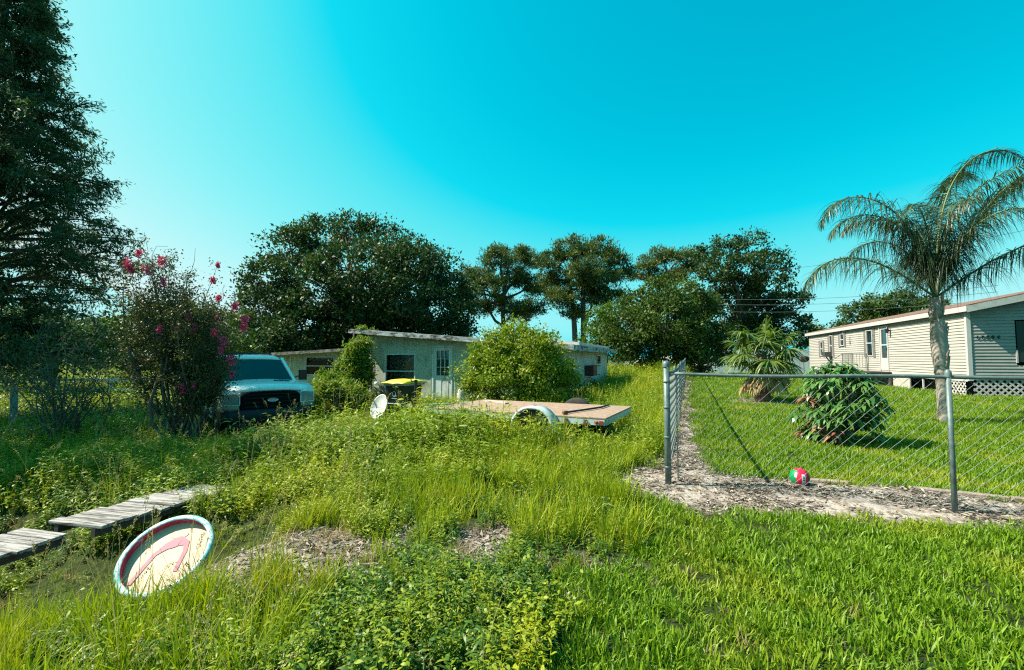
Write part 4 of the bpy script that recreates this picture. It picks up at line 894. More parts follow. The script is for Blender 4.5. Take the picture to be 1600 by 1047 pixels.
m = MB(); m.tube([(0, 0, -.2), (.01, 0, .5), (-.01, .0, 1.15)], [.075, .068, .06], 10); tag(m.build('timber_post', BARKG, loc=(lp.x, 10.2, h1(lp.x, 10.2))), 'lichen covered timber post in deep shade at the left picture edge', 'post')
m = MB(); x0, y0 = -20., 17.5
rr = empty('rail_fence', (-24, 19, h1(-20, 19)), R(-4), 'low pale rail fence seen through the shrubs at left', 'fence')
for i in range(6): m2 = MB(); m2.box(i * 2.4, i * 2.4 + .1, 0, .1, -.2, .95); m2.build('post', DOORM, rr)
for z in (.42, .82): m2 = MB(); m2.box(0, 12.2, -.04, -.003, z, z + .1); m2.build('rail', DOORM, rr)

# ================================================================== vegetation
def unit(a): return a / np.maximum(np.linalg.norm(a, axis=-1, keepdims=True), 1e-9)
def rdir(n, r=rng): return unit(r.normal(size=(n, 3)))
def strips(base, d, L_, W, droop, nseg=3, prof=None, twist=None, r=rng):
    n = len(base); base = np.asarray(base, float); d = unit(np.asarray(d, float)); L_ = np.broadcast_to(L_, n); W = np.broadcast_to(W, n); droop = np.broadcast_to(droop, n)
    side = np.cross(d, [0, 0, 1.0]) + 1e-4 * r.normal(size=(n, 3)); side = unit(side)
    if twist is not None:
        nn_ = np.cross(side, d); c = np.cos(twist)[:, None]; s = np.sin(twist)[:, None]; side = side * c + nn_ * s
    V = np.empty((n, nseg + 1, 2, 3)); p = base.copy()
    if prof is None: prof = [max(.08, math.sin(math.pi * (.25 + .75 * k / nseg))) if k < nseg else .04 for k in range(nseg + 1)]
    for k in range(nseg + 1):
        t_ = k / nseg; V[:, k, 0] = p - side * (W * prof[k] / 2)[:, None]; V[:, k, 1] = p + side * (W * prof[k] / 2)[:, None]
        dd = d.copy(); dd[:, 2] -= droop * (t_ + .5 / nseg) * 1.3; dd = unit(dd); p = p + dd * (L_ / nseg)[:, None]
    m = (nseg + 1) * 2; b0 = (np.arange(n) * m)[:, None, None]; k = (np.arange(nseg) * 2)[None, :, None]
    F = b0 + k + np.array([0, 1, 3, 2])[None, None, :]
    v = np.repeat(r.random(n), m)
    return V.reshape(-1, 3), F.reshape(-1, 4), v
def leaves(c, ax, nrm, L_, W, r=rng):
    n = len(c); ax = unit(ax); w_ = unit(np.cross(ax, nrm)); nn_ = np.cross(w_, ax); L_ = np.broadcast_to(L_, n)[:, None]; W = np.broadcast_to(W, n)[:, None]
    V = np.stack([c - ax * L_ * .5, c + w_ * W * .5 - ax * L_ * .05 + nn_ * W * .12, c + ax * L_ * .5, c - w_ * W * .5 - ax * L_ * .05 + nn_ * W * .12], 1)
    return V.reshape(-1, 3), np.arange(4 * n).reshape(n, 4), np.repeat(r.random(n), 4)
class NB:
    def __init__(s): s.V = []; s.F = []; s.a = []; s.n = 0
    def add(s, V, F, v=None):
        s.V.append(V); s.F.append(np.asarray(F) + s.n); s.a.append(v if v is not None else np.full(len(V), .5)); s.n += len(V); return s
    def build(s, name, m_, parent=None, smooth=False, link=True):
        return np_mesh(name, np.concatenate(s.V), np.concatenate(s.F), {'v': ('FLOAT', 'POINT', np.concatenate(s.a))}, m_, parent, smooth, link)
def lines(segs, nside=5):
    """many tapered limbs: list of (pts, radii)"""
    m = MB()
    for pts, rad in segs: m.tube(pts, rad, nside, False)
    return m

M_OAK = leafmat('oak_leaf', (.020, .044, .014), (.055, .098, .034), (.08, .125, .04), .28, .5, .2, .35, amount3=.4)
M_PINE = leafmat('pine_needle', (.045, .08, .018), (.09, .13, .03), (.11, .13, .03), .25, .5, .3, .3, amount3=.5)
M_DENSE = leafmat('dense_tree_leaf', (.025, .055, .012), (.065, .11, .022), (.11, .16, .02), .3, .5, .2, .35, amount3=.6)
M_CYP = leafmat('cypress_leaf', (.036, .078, .042), (.08, .13, .06), None, .3, .6, .2)
M_LIME = leafmat('lime_bush_leaf', (.11, .18, .012), (.24, .30, .02), (.30, .28, .02), .35, .45, .35, 1.2, amount3=.6)
M_VINE = leafmat('vine_leaf', (.08, .15, .015), (.2, .26, .03), (.26, .22, .04), .35, .5, .3, 1.5, amount3=.5)
M_MYR = leafmat('myrtle_leaf', (.025, .04, .012), (.09, .10, .03), (.13, .07, .035), .3, .5, .3, 2.0, amount3=.4)
M_PALM = leafmat('palm_leaflet', (.022, .05, .018), (.07, .10, .045), None, .25, .4, .4)
M_FAN = leafmat('fan_leaf', (.05, .11, .016), (.17, .22, .045), None, .3, .4, .5)
M_DEAD = leafmat('dead_frond', (.32, .22, .10), (.48, .38, .2), None, .25, .8, .1, tcol=(1, .9, .7))
M_CROT = leafmat('glossy_drooping_leaf', (.035, .10, .015), (.12, .26, .05), None, .25, .3, .7)
M_REDL = leafmat('reddish_leaf', (.2, .06, .035), (.34, .2, .12), None, .25, .4, .5)
M_PINKF = leafmat('pink_petal', (.62, .03, .12), (.80, .16, .30), None, .3, .6, .2, tcol=(1, .8, .9))

def crown(lobes, rc, per, leaf, mt_, parent, seed, dens=1.0, flat=.75, shell=(.55, 1.0), name='crown', updir=.3, asp=.55, linknear=True):
    r = np.random.default_rng(seed); nb = NB(); cl_all = []
    for (x, y, z, rx, ry, rz) in lobes:
        k = max(4, int(dens * 1.9 * ((rx + ry) * .5 / rc) ** 2 * (.5 + .5 * rz / max(rx, ry))))
        d = rdir(k, r); rad = r.uniform(*shell, k) ** .7
        c = np.array([x, y, z]) + d * rad[:, None] * np.array([rx, ry, rz]); cl_all.append(c)
        nL = r.poisson(per, k); ci = np.repeat(np.arange(k), nL); n = len(ci)
        cr_ = rc * r.uniform(.6, 1.35, k)[ci][:, None]
        off = r.normal(size=(n, 3)) * .5; off /= np.maximum(1, np.linalg.norm(off, axis=1, keepdims=True) * .8)
        c2 = c[ci] + off * cr_ * np.array([1, 1, flat])
        ax = unit(off + .7 * r.normal(size=(n, 3)) + np.array([0, 0, updir])); nm = unit(np.array([0, 0, .8]) + r.normal(size=(n, 3)) * .8 + off * .6)
        s = leaf * r.uniform(.6, 1.4, n)
        V, F, v = leaves(c2, ax, nm, s, s * asp, r); tone = r.random(k)[ci] * .5; v = v * .5 + np.repeat(tone, 4); nb.add(V, F, v)
    return nb.build(name, mt_, parent), cl_all
def bent(a, b, r, n=5, amp=.08, lift=0):
    a = np.array(a, float); b = np.array(b, float); L_ = np.linalg.norm(b - a); pts = []
    o1 = r.normal(size=3) * amp * L_; o2 = r.normal(size=3) * amp * L_ * .5
    for k in range(n + 1):
        t_ = k / n; p = a + (b - a) * t_ + o1 * math.sin(math.pi * t_) + o2 * math.sin(2 * math.pi * t_); p[2] += lift * L_ * math.sin(math.pi * t_); pts.append(Vector(p))
    return pts
def tree(name, label, cat, base, lobes, tr_r, fork, mt_leaf, rc, per, leaf, seed, group=None, bark=None, dens=1.0, flat=.75, shell=(.55, 1.0), twigs=.35, trunks=1, **kw):
    """lobes given in world metres; base (x,y); fork = height where limbs leave the trunk"""
    bark = bark or BARK; r = np.random.default_rng(seed + 100); zb = h1(*base); root = empty(name, (base[0], base[1], zb), 0, label, cat, group); o0 = np.array([base[0], base[1], zb])
    L = [(x - o0[0], y - o0[1], z - o0[2], rx, ry, rz) for (x, y, z, rx, ry, rz) in lobes]
    cr_, cls = crown(L, rc, per, leaf, mt_leaf, root, seed, dens, flat, shell, **kw)
    segs = []; fk = fork - zb
    for tix in range(trunks):
        off = np.array([tix * tr_r * 2.4, 0, 0]); lean = r.normal(size=3) * [.25, .25, 0] * (tr_r * 3)
        pts = bent(off + [0, 0, -.3], off + [lean[0], lean[1], fk], r, 6, .02); rad = [tr_r * (1.35 if k == 0 else 1 - .35 * k / 6) for k in range(7)]; segs.append((pts, rad)); top = pts[-1]
    zt_ = max(l[2] for l in L)
    for li, l in enumerate(L):
        s0 = pts[int(r.integers(3, 7))] if l[2] < fk + 1 else top
        rr = tr_r * .62 * (max(l[3], .5) / max(q[3] for q in L)) ** .6
        lp_ = bent(s0, (l[0], l[1], l[2] - l[5] * .2), r, 5, .07, .05); segs.append((lp_, [rr * (1 - .75 * k / 5) for k in range(6)]))
        cc = cls[li]; pick = r.random(len(cc)) < twigs
        for c in cc[pick]:
            st = lp_[int(r.integers(2, 6))]; segs.append((bent(st, c, r, 3, .08), [rr * .25, rr * .16, rr * .1, rr * .04]))
    lines(segs, 7).build('trunk', bark, root, True, fix=False)
    return root
def LB(px, py, rpx, Y, ry=None, rz=None, dy=0):
    """lobe at the place seen at photo pixel, real depth Y+dy"""
    p = P(px, py, Y + dy); r_ = rpx / FPX * Y; return (p.x, p.y, p.z, r_, r_ if ry is None else ry / FPX * Y, r_ * .8 if rz is None else rz / FPX * Y)

# big live oak behind the house
Y = 38
tree('oak_tree', 'huge dark spreading oak behind the left wing of the house', 'tree', (P(560, 500, 38).x, 38),
     [LB(430, 440, 52, Y, dy=-2), LB(455, 385, 38, Y, rz=38), LB(500, 375, 48, Y, dy=2), LB(540, 358, 32, Y), LB(590, 372, 38, Y, dy=1), LB(640, 400, 48, Y, dy=-2), LB(560, 420, 62, Y, dy=-4), LB(675, 420, 42, Y), LB(700, 455, 42, Y, dy=1), LB(620, 460, 62, Y, dy=-4), LB(690, 500, 55, Y, dy=-1),
      LB(500, 470, 58, Y, dy=-3), LB(420, 490, 52, Y, dy=-1), LB(455, 520, 50, Y, dy=-4), LB(560, 505, 62, Y, dy=-2), LB(640, 515, 55, Y, dy=-2), LB(400, 525, 42, Y, dy=-3), LB(398, 452, 22, Y), LB(715, 490, 30, Y), LB(470, 550, 40, Y, dy=-3), LB(520, 555, 40, Y, dy=-1), LB(430, 555, 40, Y, dy=-5), LB(590, 545, 45, Y, dy=1), LB(700, 535, 40, Y, dy=1)],
     .7, 3.6, M_OAK, .85, 100, .27, 11, dens=2.3)
# pines
def pine(label, px, Y, tops, base_py, seed, trunks=1, r_=.3):
    lob = [LB(a, b_, c, Y, rz=c * .6, dy=d) for a, b_, c, d in tops]
    tree('pine_tree', label, 'tree', (P(px, 520, Y).x, Y), lob, r_, P(px, base_py, Y).z, M_PINE, .7, 110, .34, seed, 'pine trees behind the house', BARK, 2.3, .6, (.2, 1.0), .6, trunks, updir=.8, asp=.22)
pine('left pine tree with open crown, between the oak and the tallest middle pine', 790, 46, [(745, 430, 30, 0), (730, 455, 24, 2), (775, 402, 30, -1), (805, 396, 28, 1), (830, 410, 22, 2), (760, 450, 30, -2), (800, 435, 34, 0), (835, 445, 26, 1), (780, 475, 28, 1), (825, 478, 30, -1), (745, 480, 22, 0), (812, 492, 22, 2)], 440, 21)
pine('middle pine tree with broad rounded crown and two bare trunks', 898, 44, [(862, 408, 28, 0), (895, 392, 34, -1), (930, 392, 34, 1), (958, 405, 26, 0), (975, 425, 20, 1), (870, 435, 32, 1), (910, 425, 38, -2), (945, 435, 34, 0), (880, 462, 30, -1), (925, 462, 34, 1), (958, 460, 24, -1), (850, 455, 20, 0), (895, 485, 26, 0)], 450, 22, 2, .33)
pine('right pine tree with yellow green crown behind the dense dark tree', 1045, 50, [(1010, 412, 22, 0), (1040, 402, 26, 1), (1072, 400, 24, -1), (1025, 432, 24, 1), (1060, 428, 28, 0), (1090, 415, 24, 1), (1000, 432, 16, 0)], 450, 23)
Y = 42
tree('shade_tree', 'tall dark layered tree with clustered leaves, beside the three power lines', 'tree', (P(1165, 520, Y).x, Y),
     [LB(1110, 400, 26, Y), LB(1140, 385, 24, Y, dy=1), (LB(1175, 385, 27, Y)), LB(1205, 405, 22, Y), LB(1222, 428, 18, Y), LB(1125, 420, 34, Y, dy=-2), LB(1170, 425, 40, Y, dy=-2), LB(1150, 455, 44, Y), LB(1200, 458, 36, Y, dy=-1), LB(1235, 470, 26, Y), LB(1180, 495, 46, Y, dy=1), LB(1225, 505, 36, Y), LB(1245, 525, 26, Y), LB(1130, 500, 50, Y, dy=1), LB(1170, 535, 50, Y)],
     .5, 4.5, M_OAK, .75, 95, .26, 31, dens=1.6)
Y = 31
tree('dense_tree', 'dense round dark tree behind the far end of the side fence', 'tree', (P(1060, 520, Y).x, Y),
     [LB(1000, 480, 36, Y), LB(1035, 462, 34, Y, dy=-1), LB(1070, 465, 38, Y), LB(1095, 480, 34, Y, dy=1), LB(985, 515, 42, Y, dy=-1), LB(1040, 505, 52, Y, dy=-2), LB(1090, 520, 48, Y), LB(1010, 545, 40, Y, dy=-1), LB(1060, 550, 50, Y, dy=-1), LB(1110, 545, 34, Y), LB(1075, 570, 34, Y)],
     .3, 2.2, M_DENSE, .55, 85, .2, 32, dens=2.4)
Y = 34
tree('leafy_tree', 'bright green leafy tree at the left of the dense round dark tree', 'tree', (P(950, 520, Y).x, Y),
     [LB(935, 500, 24, Y), LB(960, 490, 24, Y), LB(950, 520, 30, Y), LB(930, 530, 22, Y), LB(965, 545, 28, Y)], .2, 2.2, leafmat('bright_tree_leaf', (.05, .11, .015), (.12, .2, .025), None, .35), .5, 80, .2, 33, dens=2)
# trees beyond the mobile home
tree('far_tree', 'dark green tree crown rising above the mobile home roof', 'tree', (P(1375, 520, 58).x, 58), [LB(1345, 490, 26, 58), LB(1375, 480, 26, 58), LB(1410, 478, 30, 58), LB(1440, 480, 30, 58), LB(1320, 505, 18, 58), LB(1385, 505, 36, 58)], .35, 3, M_DENSE, .9, 90, .36, 34, dens=1.8)
tree('far_tree', 'small distant tree between the dark tree and the mobile home end', 'tree', (P(1275, 520, 60).x, 60), [LB(1270, 515, 14, 60), LB(1290, 522, 12, 60), LB(1255, 530, 16, 60)], .2, 2, M_DENSE, .8, 80, .35, 35, dens=1.8)
# left background
tree('understory_tree', 'dark broad bush tree behind the flowering shrub at left', 'tree', (P(215, 560, 24).x, 24), [LB(200, 515, 40, 24), LB(240, 500, 40, 24), LB(280, 495, 45, 24, dy=1), LB(330, 510, 45, 24, dy=1), LB(230, 550, 45, 24), LB(290, 550, 50, 24), LB(170, 545, 35, 24), LB(350, 545, 40, 24)], .25, 1.6, M_DENSE, .55, 80, .2, 41, dens=2)
tree('understory_tree', 'very dark shrubby tree in deep shade left of the flowering shrub', 'tree', (P(90, 560, 19).x, 19), [LB(110, 520, 45, 19), LB(60, 510, 50, 19, dy=1), LB(10, 530, 50, 19), LB(150, 545, 40, 19), LB(90, 555, 45, 19, dy=-1), LB(30, 560, 45, 19, dy=-1), LB(-30, 520, 60, 19, dy=1)], .2, 1.3, M_CYP, .5, 90, .16, 42, dens=2)
tree('far_tree', 'distant tree behind the oak at its lower left', 'tree', (P(395, 540, 50).x, 50), [LB(385, 530, 30, 50), LB(350, 535, 30, 50), LB(420, 545, 30, 50), LB(310, 530, 30, 50)], .3, 2, M_DENSE, .9, 90, .36, 43, dens=1.8)
tree('far_tree', 'distant dark tree line clump at the far left', 'tree', (P(60, 540, 45).x, 45), [LB(-60, 520, 50, 45), LB(20, 520, 40, 45), LB(90, 525, 40, 45), LB(160, 530, 35, 45)], .3, 2, M_DENSE, .9, 100, .36, 44, dens=1.8)

# feathery cypress at the left edge
def cypress():
    r = np.random.default_rng(5); bx, by = -14.3, 12.0; zb = h1(bx, by); root = empty('cypress_tree', (bx, by, zb), 0, 'tall dark feathery cypress filling the left picture edge', 'tree')
    segs = [(bent((0, 0, -.3), (.2, 0, 13.4), r, 10, .01), [.34 * (1 - .9 * k / 10) for k in range(11)])]; nb = NB()
    tr_ = segs[0][0]
    for i in range(210):
        z = 1.8 + 11.4 * (i / 210) ** .95 + r.normal() * .2; az = i * 2.39996 + r.normal() * .3
        zw_ = z + zb; reach = np.interp(zw_, [1, 2.8, 3.7, 4.5, 5.2, 5.9, 7.3, 8.4, 9.4, 10, 11.1, 12.5, 13.5], [2.2, 2.8, 3.5, 3.9, 3.4, 3.2, 2.8, 2.0, 1.5, 1.0, 1.1, .5, .1]) * r.uniform(.7, 1.0)
        d = np.array([math.cos(az), math.sin(az), 0]); a = np.array([.2 * z / 14.5, 0, z - .06 * reach * 2]); tip = a + d * reach + np.array([0, 0, .10 * reach + r.normal() * .2])
        pts = bent(a, tip, r, 6, .09, .09); segs.append((pts, [.05 * (1 - .9 * k / 6) * (reach / 3) + .006 for k in range(7)]))
        ns = int(8 + reach * 4.6)
        for j in range(ns):
            t_ = .22 + .78 * (j + r.random()) / ns; q = np.array(pts[min(5, int(t_ * 6))].lerp(pts[min(6, int(t_ * 6) + 1)], t_ * 6 % 1))
            td = unit(d * .6 + r.normal(size=3) * [.7, .7, .55]); tl = r.uniform(.35, .8) * (1.15 - .4 * t_); e_ = q + td * tl + np.array([0, 0, -.12 * tl])
            segs.append(([Vector(q), Vector(e_)], [.007, .002]))
            n = int(26 + 22 * r.random()); tt = r.random(n)[:, None]; c = q + (e_ - q) * tt + r.normal(size=(n, 3)) * [.08, .08, .07]; c[:, 2] -= .03
            s = r.uniform(.08, .17, n); V, F, v = leaves(c, unit(td + r.normal(size=(n, 3)) * .6 + [0, 0, -.35]), unit(np.array([0, 0, 1]) + r.normal(size=(n, 3)) * .7), s, s * .3, r); nb.add(V, F, v * .6 + .4 * r.random())
    nb.build('crown', M_CYP, root); lines(segs, 5).build('trunk', BARK, root, True, fix=False)
cypress()
tree('broad_tree', 'broad leafy tree standing left of the cypress, just outside the left picture edge', 'tree', (-15.2, 7.4), [(-14.6, 7.0, 3.6, 2.0, 1.6, 1.5), (-14.2, 8.3, 5.2, 2.2, 1.5, 1.6), (-13.9, 6.6, 6.0, 2.0, 1.4, 1.5), (-14.0, 7.6, 7.9, 2.0, 1.6, 1.5), (-13.7, 7.0, 9.4, 1.6, 1.3, 1.3), (-14.4, 9.4, 4.4, 1.9, 1.3, 1.5)], .3, 2.6, M_OAK, .5, 70, .2, 47, dens=1.7)

# flowering shrub (multi-stemmed, pink panicles)
def myrtle():
    r = np.random.default_rng(15); b_ = P(286, 668, 9.35); bx, by = b_.x, 9.35; zb = h1(bx, by); root = empty('flowering_shrub', (bx, by, zb), 0, 'vase shaped shrub with many thin stems and pink flower clusters, in front of the pickup', 'shrub')
    segs = []; nb = NB(); fl = []; o0 = np.array([bx, by, zb])
    for i in range(46):
        px = r.uniform(182, 358); f_ = (px - 182) / 176
        top = 395 + 130 * abs(f_ - .38) ** 1.4 * 2 + r.uniform(0, 110) * (r.random() < .7); dyv = r.uniform(-.8, .8); tp = np.array(P(px, top, by + dyv)) - o0
        a = np.array([r.uniform(-.22, .22), r.uniform(-.2, .2), -.1]); pts = bent(a, tp, r, 8, .05, .03); rb = r.uniform(.018, .045); segs.append((pts, [rb * (1 - .85 * k / 8) for k in range(9)]))
        for j in range(15):
            t_ = r.uniform(.35, 1); k = min(7, int(t_ * 8)); q = np.array(pts[k].lerp(pts[k + 1], t_ * 8 - k)); td = unit(unit(tp - a) * .5 + r.normal(size=3) * .6); tl = r.uniform(.2, .5)
            e_ = q + td * tl; segs.append(([Vector(q), Vector(e_)], [.005, .002])); n = int(52 * (.5 + t_ * .8)); c = q + (e_ - q) * r.random((n, 1)) + r.normal(size=(n, 3)) * .075
            s = r.uniform(.03, .065, n); V, F, v = leaves(c, rdir(n, r), unit(np.array([0, 0, .6]) + r.normal(size=(n, 3))), s, s * .55, r); nb.add(V, F, v)
    # arching bare shoots above
    for (px, py, qx, qy) in ((215, 400, 225, 362), (232, 400, 262, 385), (292, 410, 305, 388), (320, 420, 352, 445), (165, 470, 180, 440), (150, 500, 140, 455)):
        segs.append((bent(np.array(P(px, py + 60, by)) - o0, np.array(P(qx, qy, by)) - o0, r, 5, .1), [.008, .007, .006, .005, .004, .003]))
    nb.build('foliage', M_MYR, root); lines(segs, 6).build('stems', BARK, root, True, fix=False)
    for (px, py, s) in ((217, 396, 7), (200, 411, 10), (204, 420, 8), (252, 409, 9), (230, 421, 8), (255, 441, 7), (340, 414, 4), (333, 438, 5), (342, 466, 5), (367, 480, 8), (382, 500, 9), (380, 512, 7), (250, 515, 6), (281, 513, 6), (303, 514, 8), (295, 495, 6), (349, 535, 9), (335, 520, 7), (345, 548, 6), (361, 563, 8), (363, 585, 5), (286, 607, 8), (303, 602, 4), (18, 580, 4), (95, 545, 3), (338, 498, 5)):
        if px < 150: continue
        c = np.array(P(px, py, by - .6)) - o0; sr = s / FPX * by * 1.15; n = 130;
        bp_ = bent(np.array([c[0] * .35, c[1] * .3, c[2] * .45]), c, r, 6, .05); sg_ = lines([(bp_, [.012, .010, .008, .007, .005, .004, .003])], 5); lf = NB()
        for q5 in range(2, 7):
            n5 = 22; c5 = np.array(bp_[q5]) + r.normal(size=(n5, 3)) * .09; s5 = r.uniform(.03, .06, n5); V, F, v = leaves(c5, rdir(n5, r), rdir(n5, r), s5, s5 * .55, r); lf.add(V, F, v)
        sh_ = sg_.build('flower_shoot', BARK, root, True, fix=False); lf.build('foliage', M_MYR, sh_); off = np.clip(r.normal(size=(n, 3)), -1.7, 1.7) * .36 * sr * np.array([.8, .8, 1.25]); q = r.uniform(.025, .045, n)
        V, F, v = leaves(c + off, rdir(n, r), rdir(n, r), q, q * .9, r); NB().add(V, F, v).build('flower_cluster', M_PINKF, root)
myrtle()
# thin leggy shrub to its left
def leggy(label, px, Y, seed, n=26, spread=130, top=520, mt_=M_CYP, leafn=14):
    r = np.random.default_rng(seed); b_ = P(px, 640, Y); zb = h1(b_.x, Y); o0 = np.array([b_.x, Y, zb]); root = empty('leggy_shrub', tuple(o0), 0, label, 'shrub'); segs = []; nb = NB()
    for i in range(n):
        tp = np.array(P(px + r.uniform(-spread, spread), top + r.uniform(0, 90), Y + r.uniform(-.7, .7))) - o0; a = np.array([r.uniform(-.15, .15), r.uniform(-.15, .15), -.1]); pts = bent(a, tp, r, 7, .07, .05); segs.append((pts, [.02 * (1 - .85 * k / 7) for k in range(8)]))
        for j in range(9):
            t_ = r.uniform(.3, 1); k = min(6, int(t_ * 7)); q = np.array(pts[k].lerp(pts[k + 1], t_ * 7 - k)); td = unit(r.normal(size=3) + [0, 0, .5]); e_ = q + td * r.uniform(.2, .6); segs.append(([Vector(q), Vector(e_)], [.005, .002]))
            c = q + (e_ - q) * r.random((leafn, 1)) + r.normal(size=(leafn, 3)) * .06; s = r.uniform(.03, .07, leafn); V, F, v = leaves(c, rdir(leafn, r), rdir(leafn, r), s, s * .5, r); nb.add(V, F, v)
    nb.build('foliage', mt_, root); lines(segs, 5).build('stems', BARK, root, True, fix=False)
leggy('thin leggy shrub with grey bare stems in deep shade at left', 103, 8.6, 61)
# lime green round bush
def bush(name, label, lobes, base, rc, per, leaf, mt_, seed, dens=1.3, stem=.05):
    return tree(name, label, 'bush', base, lobes, stem, lobes[0][2], mt_, rc, per, leaf, seed, dens=dens, bark=BARKG, shell=(.35, 1.0), twigs=.15, flat=.9)
Y = 12.3
bush('round_bush', 'large round yellow green bush between the house door and the trailer', [LB(810, 560, 62, Y, rz=50), LB(770, 555, 42, Y, dy=-.3), LB(850, 560, 44, Y), LB(800, 530, 40, Y, rz=30), LB(840, 535, 36, Y, rz=30), LB(745, 585, 36, Y), LB(875, 585, 32, Y, dy=.2), LB(800, 590, 58, Y, dy=-.5), LB(850, 595, 44, Y, dy=-.3), LB(760, 600, 40, Y, dy=-.2)],
     (P(808, 560, Y).x, Y), .2, 62, .075, M_LIME, 51, 2.2)
bush('dark_shrub', 'dark low shrubs at the right foot of the round bush, the right ones added for shadow', [LB(888, 600, 20, 12.8), LB(905, 608, 15, 12.8), LB(925, 606, 14, 14, dy=1), LB(950, 604, 12, 15, dy=1), LB(975, 600, 10, 17, dy=1)], (P(890, 600, 12.8).x, 12.8), .16, 30, .08, M_DENSE, 52)  # lobes on the right added as dark clumps, to put shadow into the grass
Y = 16.2
bush('climbing_vine', 'yellow green vine climbing the left corner of the house', [LB(560, 560, 16, Y, rz=30), LB(545, 575, 24, Y, dy=.3), LB(565, 590, 16, Y, rz=24), LB(550, 548, 14, Y), LB(532, 594, 22, Y, dy=-.3), LB(566, 540, 10, Y, rz=16), LB(515, 598, 22, Y, dy=-.4), LB(572, 560, 10, Y, rz=30), LB(555, 565, 20, Y, rz=34)], (P(548, 590, Y).x, Y), .24, 70, .095, M_VINE, 53, 4.0)
bush('scrub', 'yellow green scrub between the pickup and the house corner', [LB(510, 610, 24, 14), LB(535, 612, 24, 14, dy=.4), LB(558, 618, 18, 14), LB(490, 622, 14, 13.4)], (P(525, 620, 14).x, 14), .2, 60, .09, M_VINE, 54, 3.0)
bush('roof_vine', 'small tuft of vine growing over the left end of the house roof', [LB(565, 515, 7, 17.0), LB(580, 518, 6, 17.0)], (P(552, 590, 17.6).x, 17.6), .15, 50, .08, M_VINE, 55, 3)
bush('small_shrub', 'small dark shrub in the lawn behind the fan palm', [LB(1215, 600, 17, 15.5), LB(1228, 598, 10, 15.5)], (P(1218, 600, 15.5).x, 15.5), .14, 30, .08, M_DENSE, 56)

# glossy drooping-leaf shrub behind the fence
def croton():
    r = np.random.default_rng(71); Y = 7.1; b_ = P(1312, 690, Y); bx = b_.x; zb = h1(bx, Y); o0 = np.array([bx, Y, zb]); root = empty('drooping_leaf_shrub', tuple(o0), 0, 'dense shrub with long drooping glossy leaves behind the chain link fence', 'shrub'); segs = []; nb = NB(); red = NB()
    for i in range(130):
        ph = r.uniform(0, 6.283); zz = r.uniform(.12, 1.22); rm = .60 * math.sin(math.pi * min(1, (zz + .28) / 1.62)) ** .8 * r.uniform(.45, 1.0)
        tp = np.array([math.cos(ph) * rm, math.sin(ph) * rm * .85, zz]); a = np.array([r.uniform(-.05, .05), r.uniform(-.05, .05), -.05 + zz * .3]); pts = bent(a, tp, r, 4, .06); segs.append((pts, [.014, .011, .009, .007, .005]))
        n = 17; az = np.arange(n) * 2.4 + r.random(); d = np.stack([np.cos(az), np.sin(az), r.uniform(-.35, .5, n)], -1) + unit(tp * [1, 1, .2]) * .55
        V, F, v = strips(tp + r.normal(size=(n, 3)) * .035, d, r.uniform(.14, .26, n), r.uniform(.035, .06, n), r.uniform(.8, 1.9, n), 4, [.25, .9, 1, .6, .05], r=r)
        (red if (tp[0] < -.2 and r.random() < .16) else nb).add(V, F, v)
    nb.build('foliage', M_CROT, root, True); red.build('reddish_foliage', M_REDL, root, True); lines(segs, 6).build('stems', BARKG, root, True, fix=False)
croton()

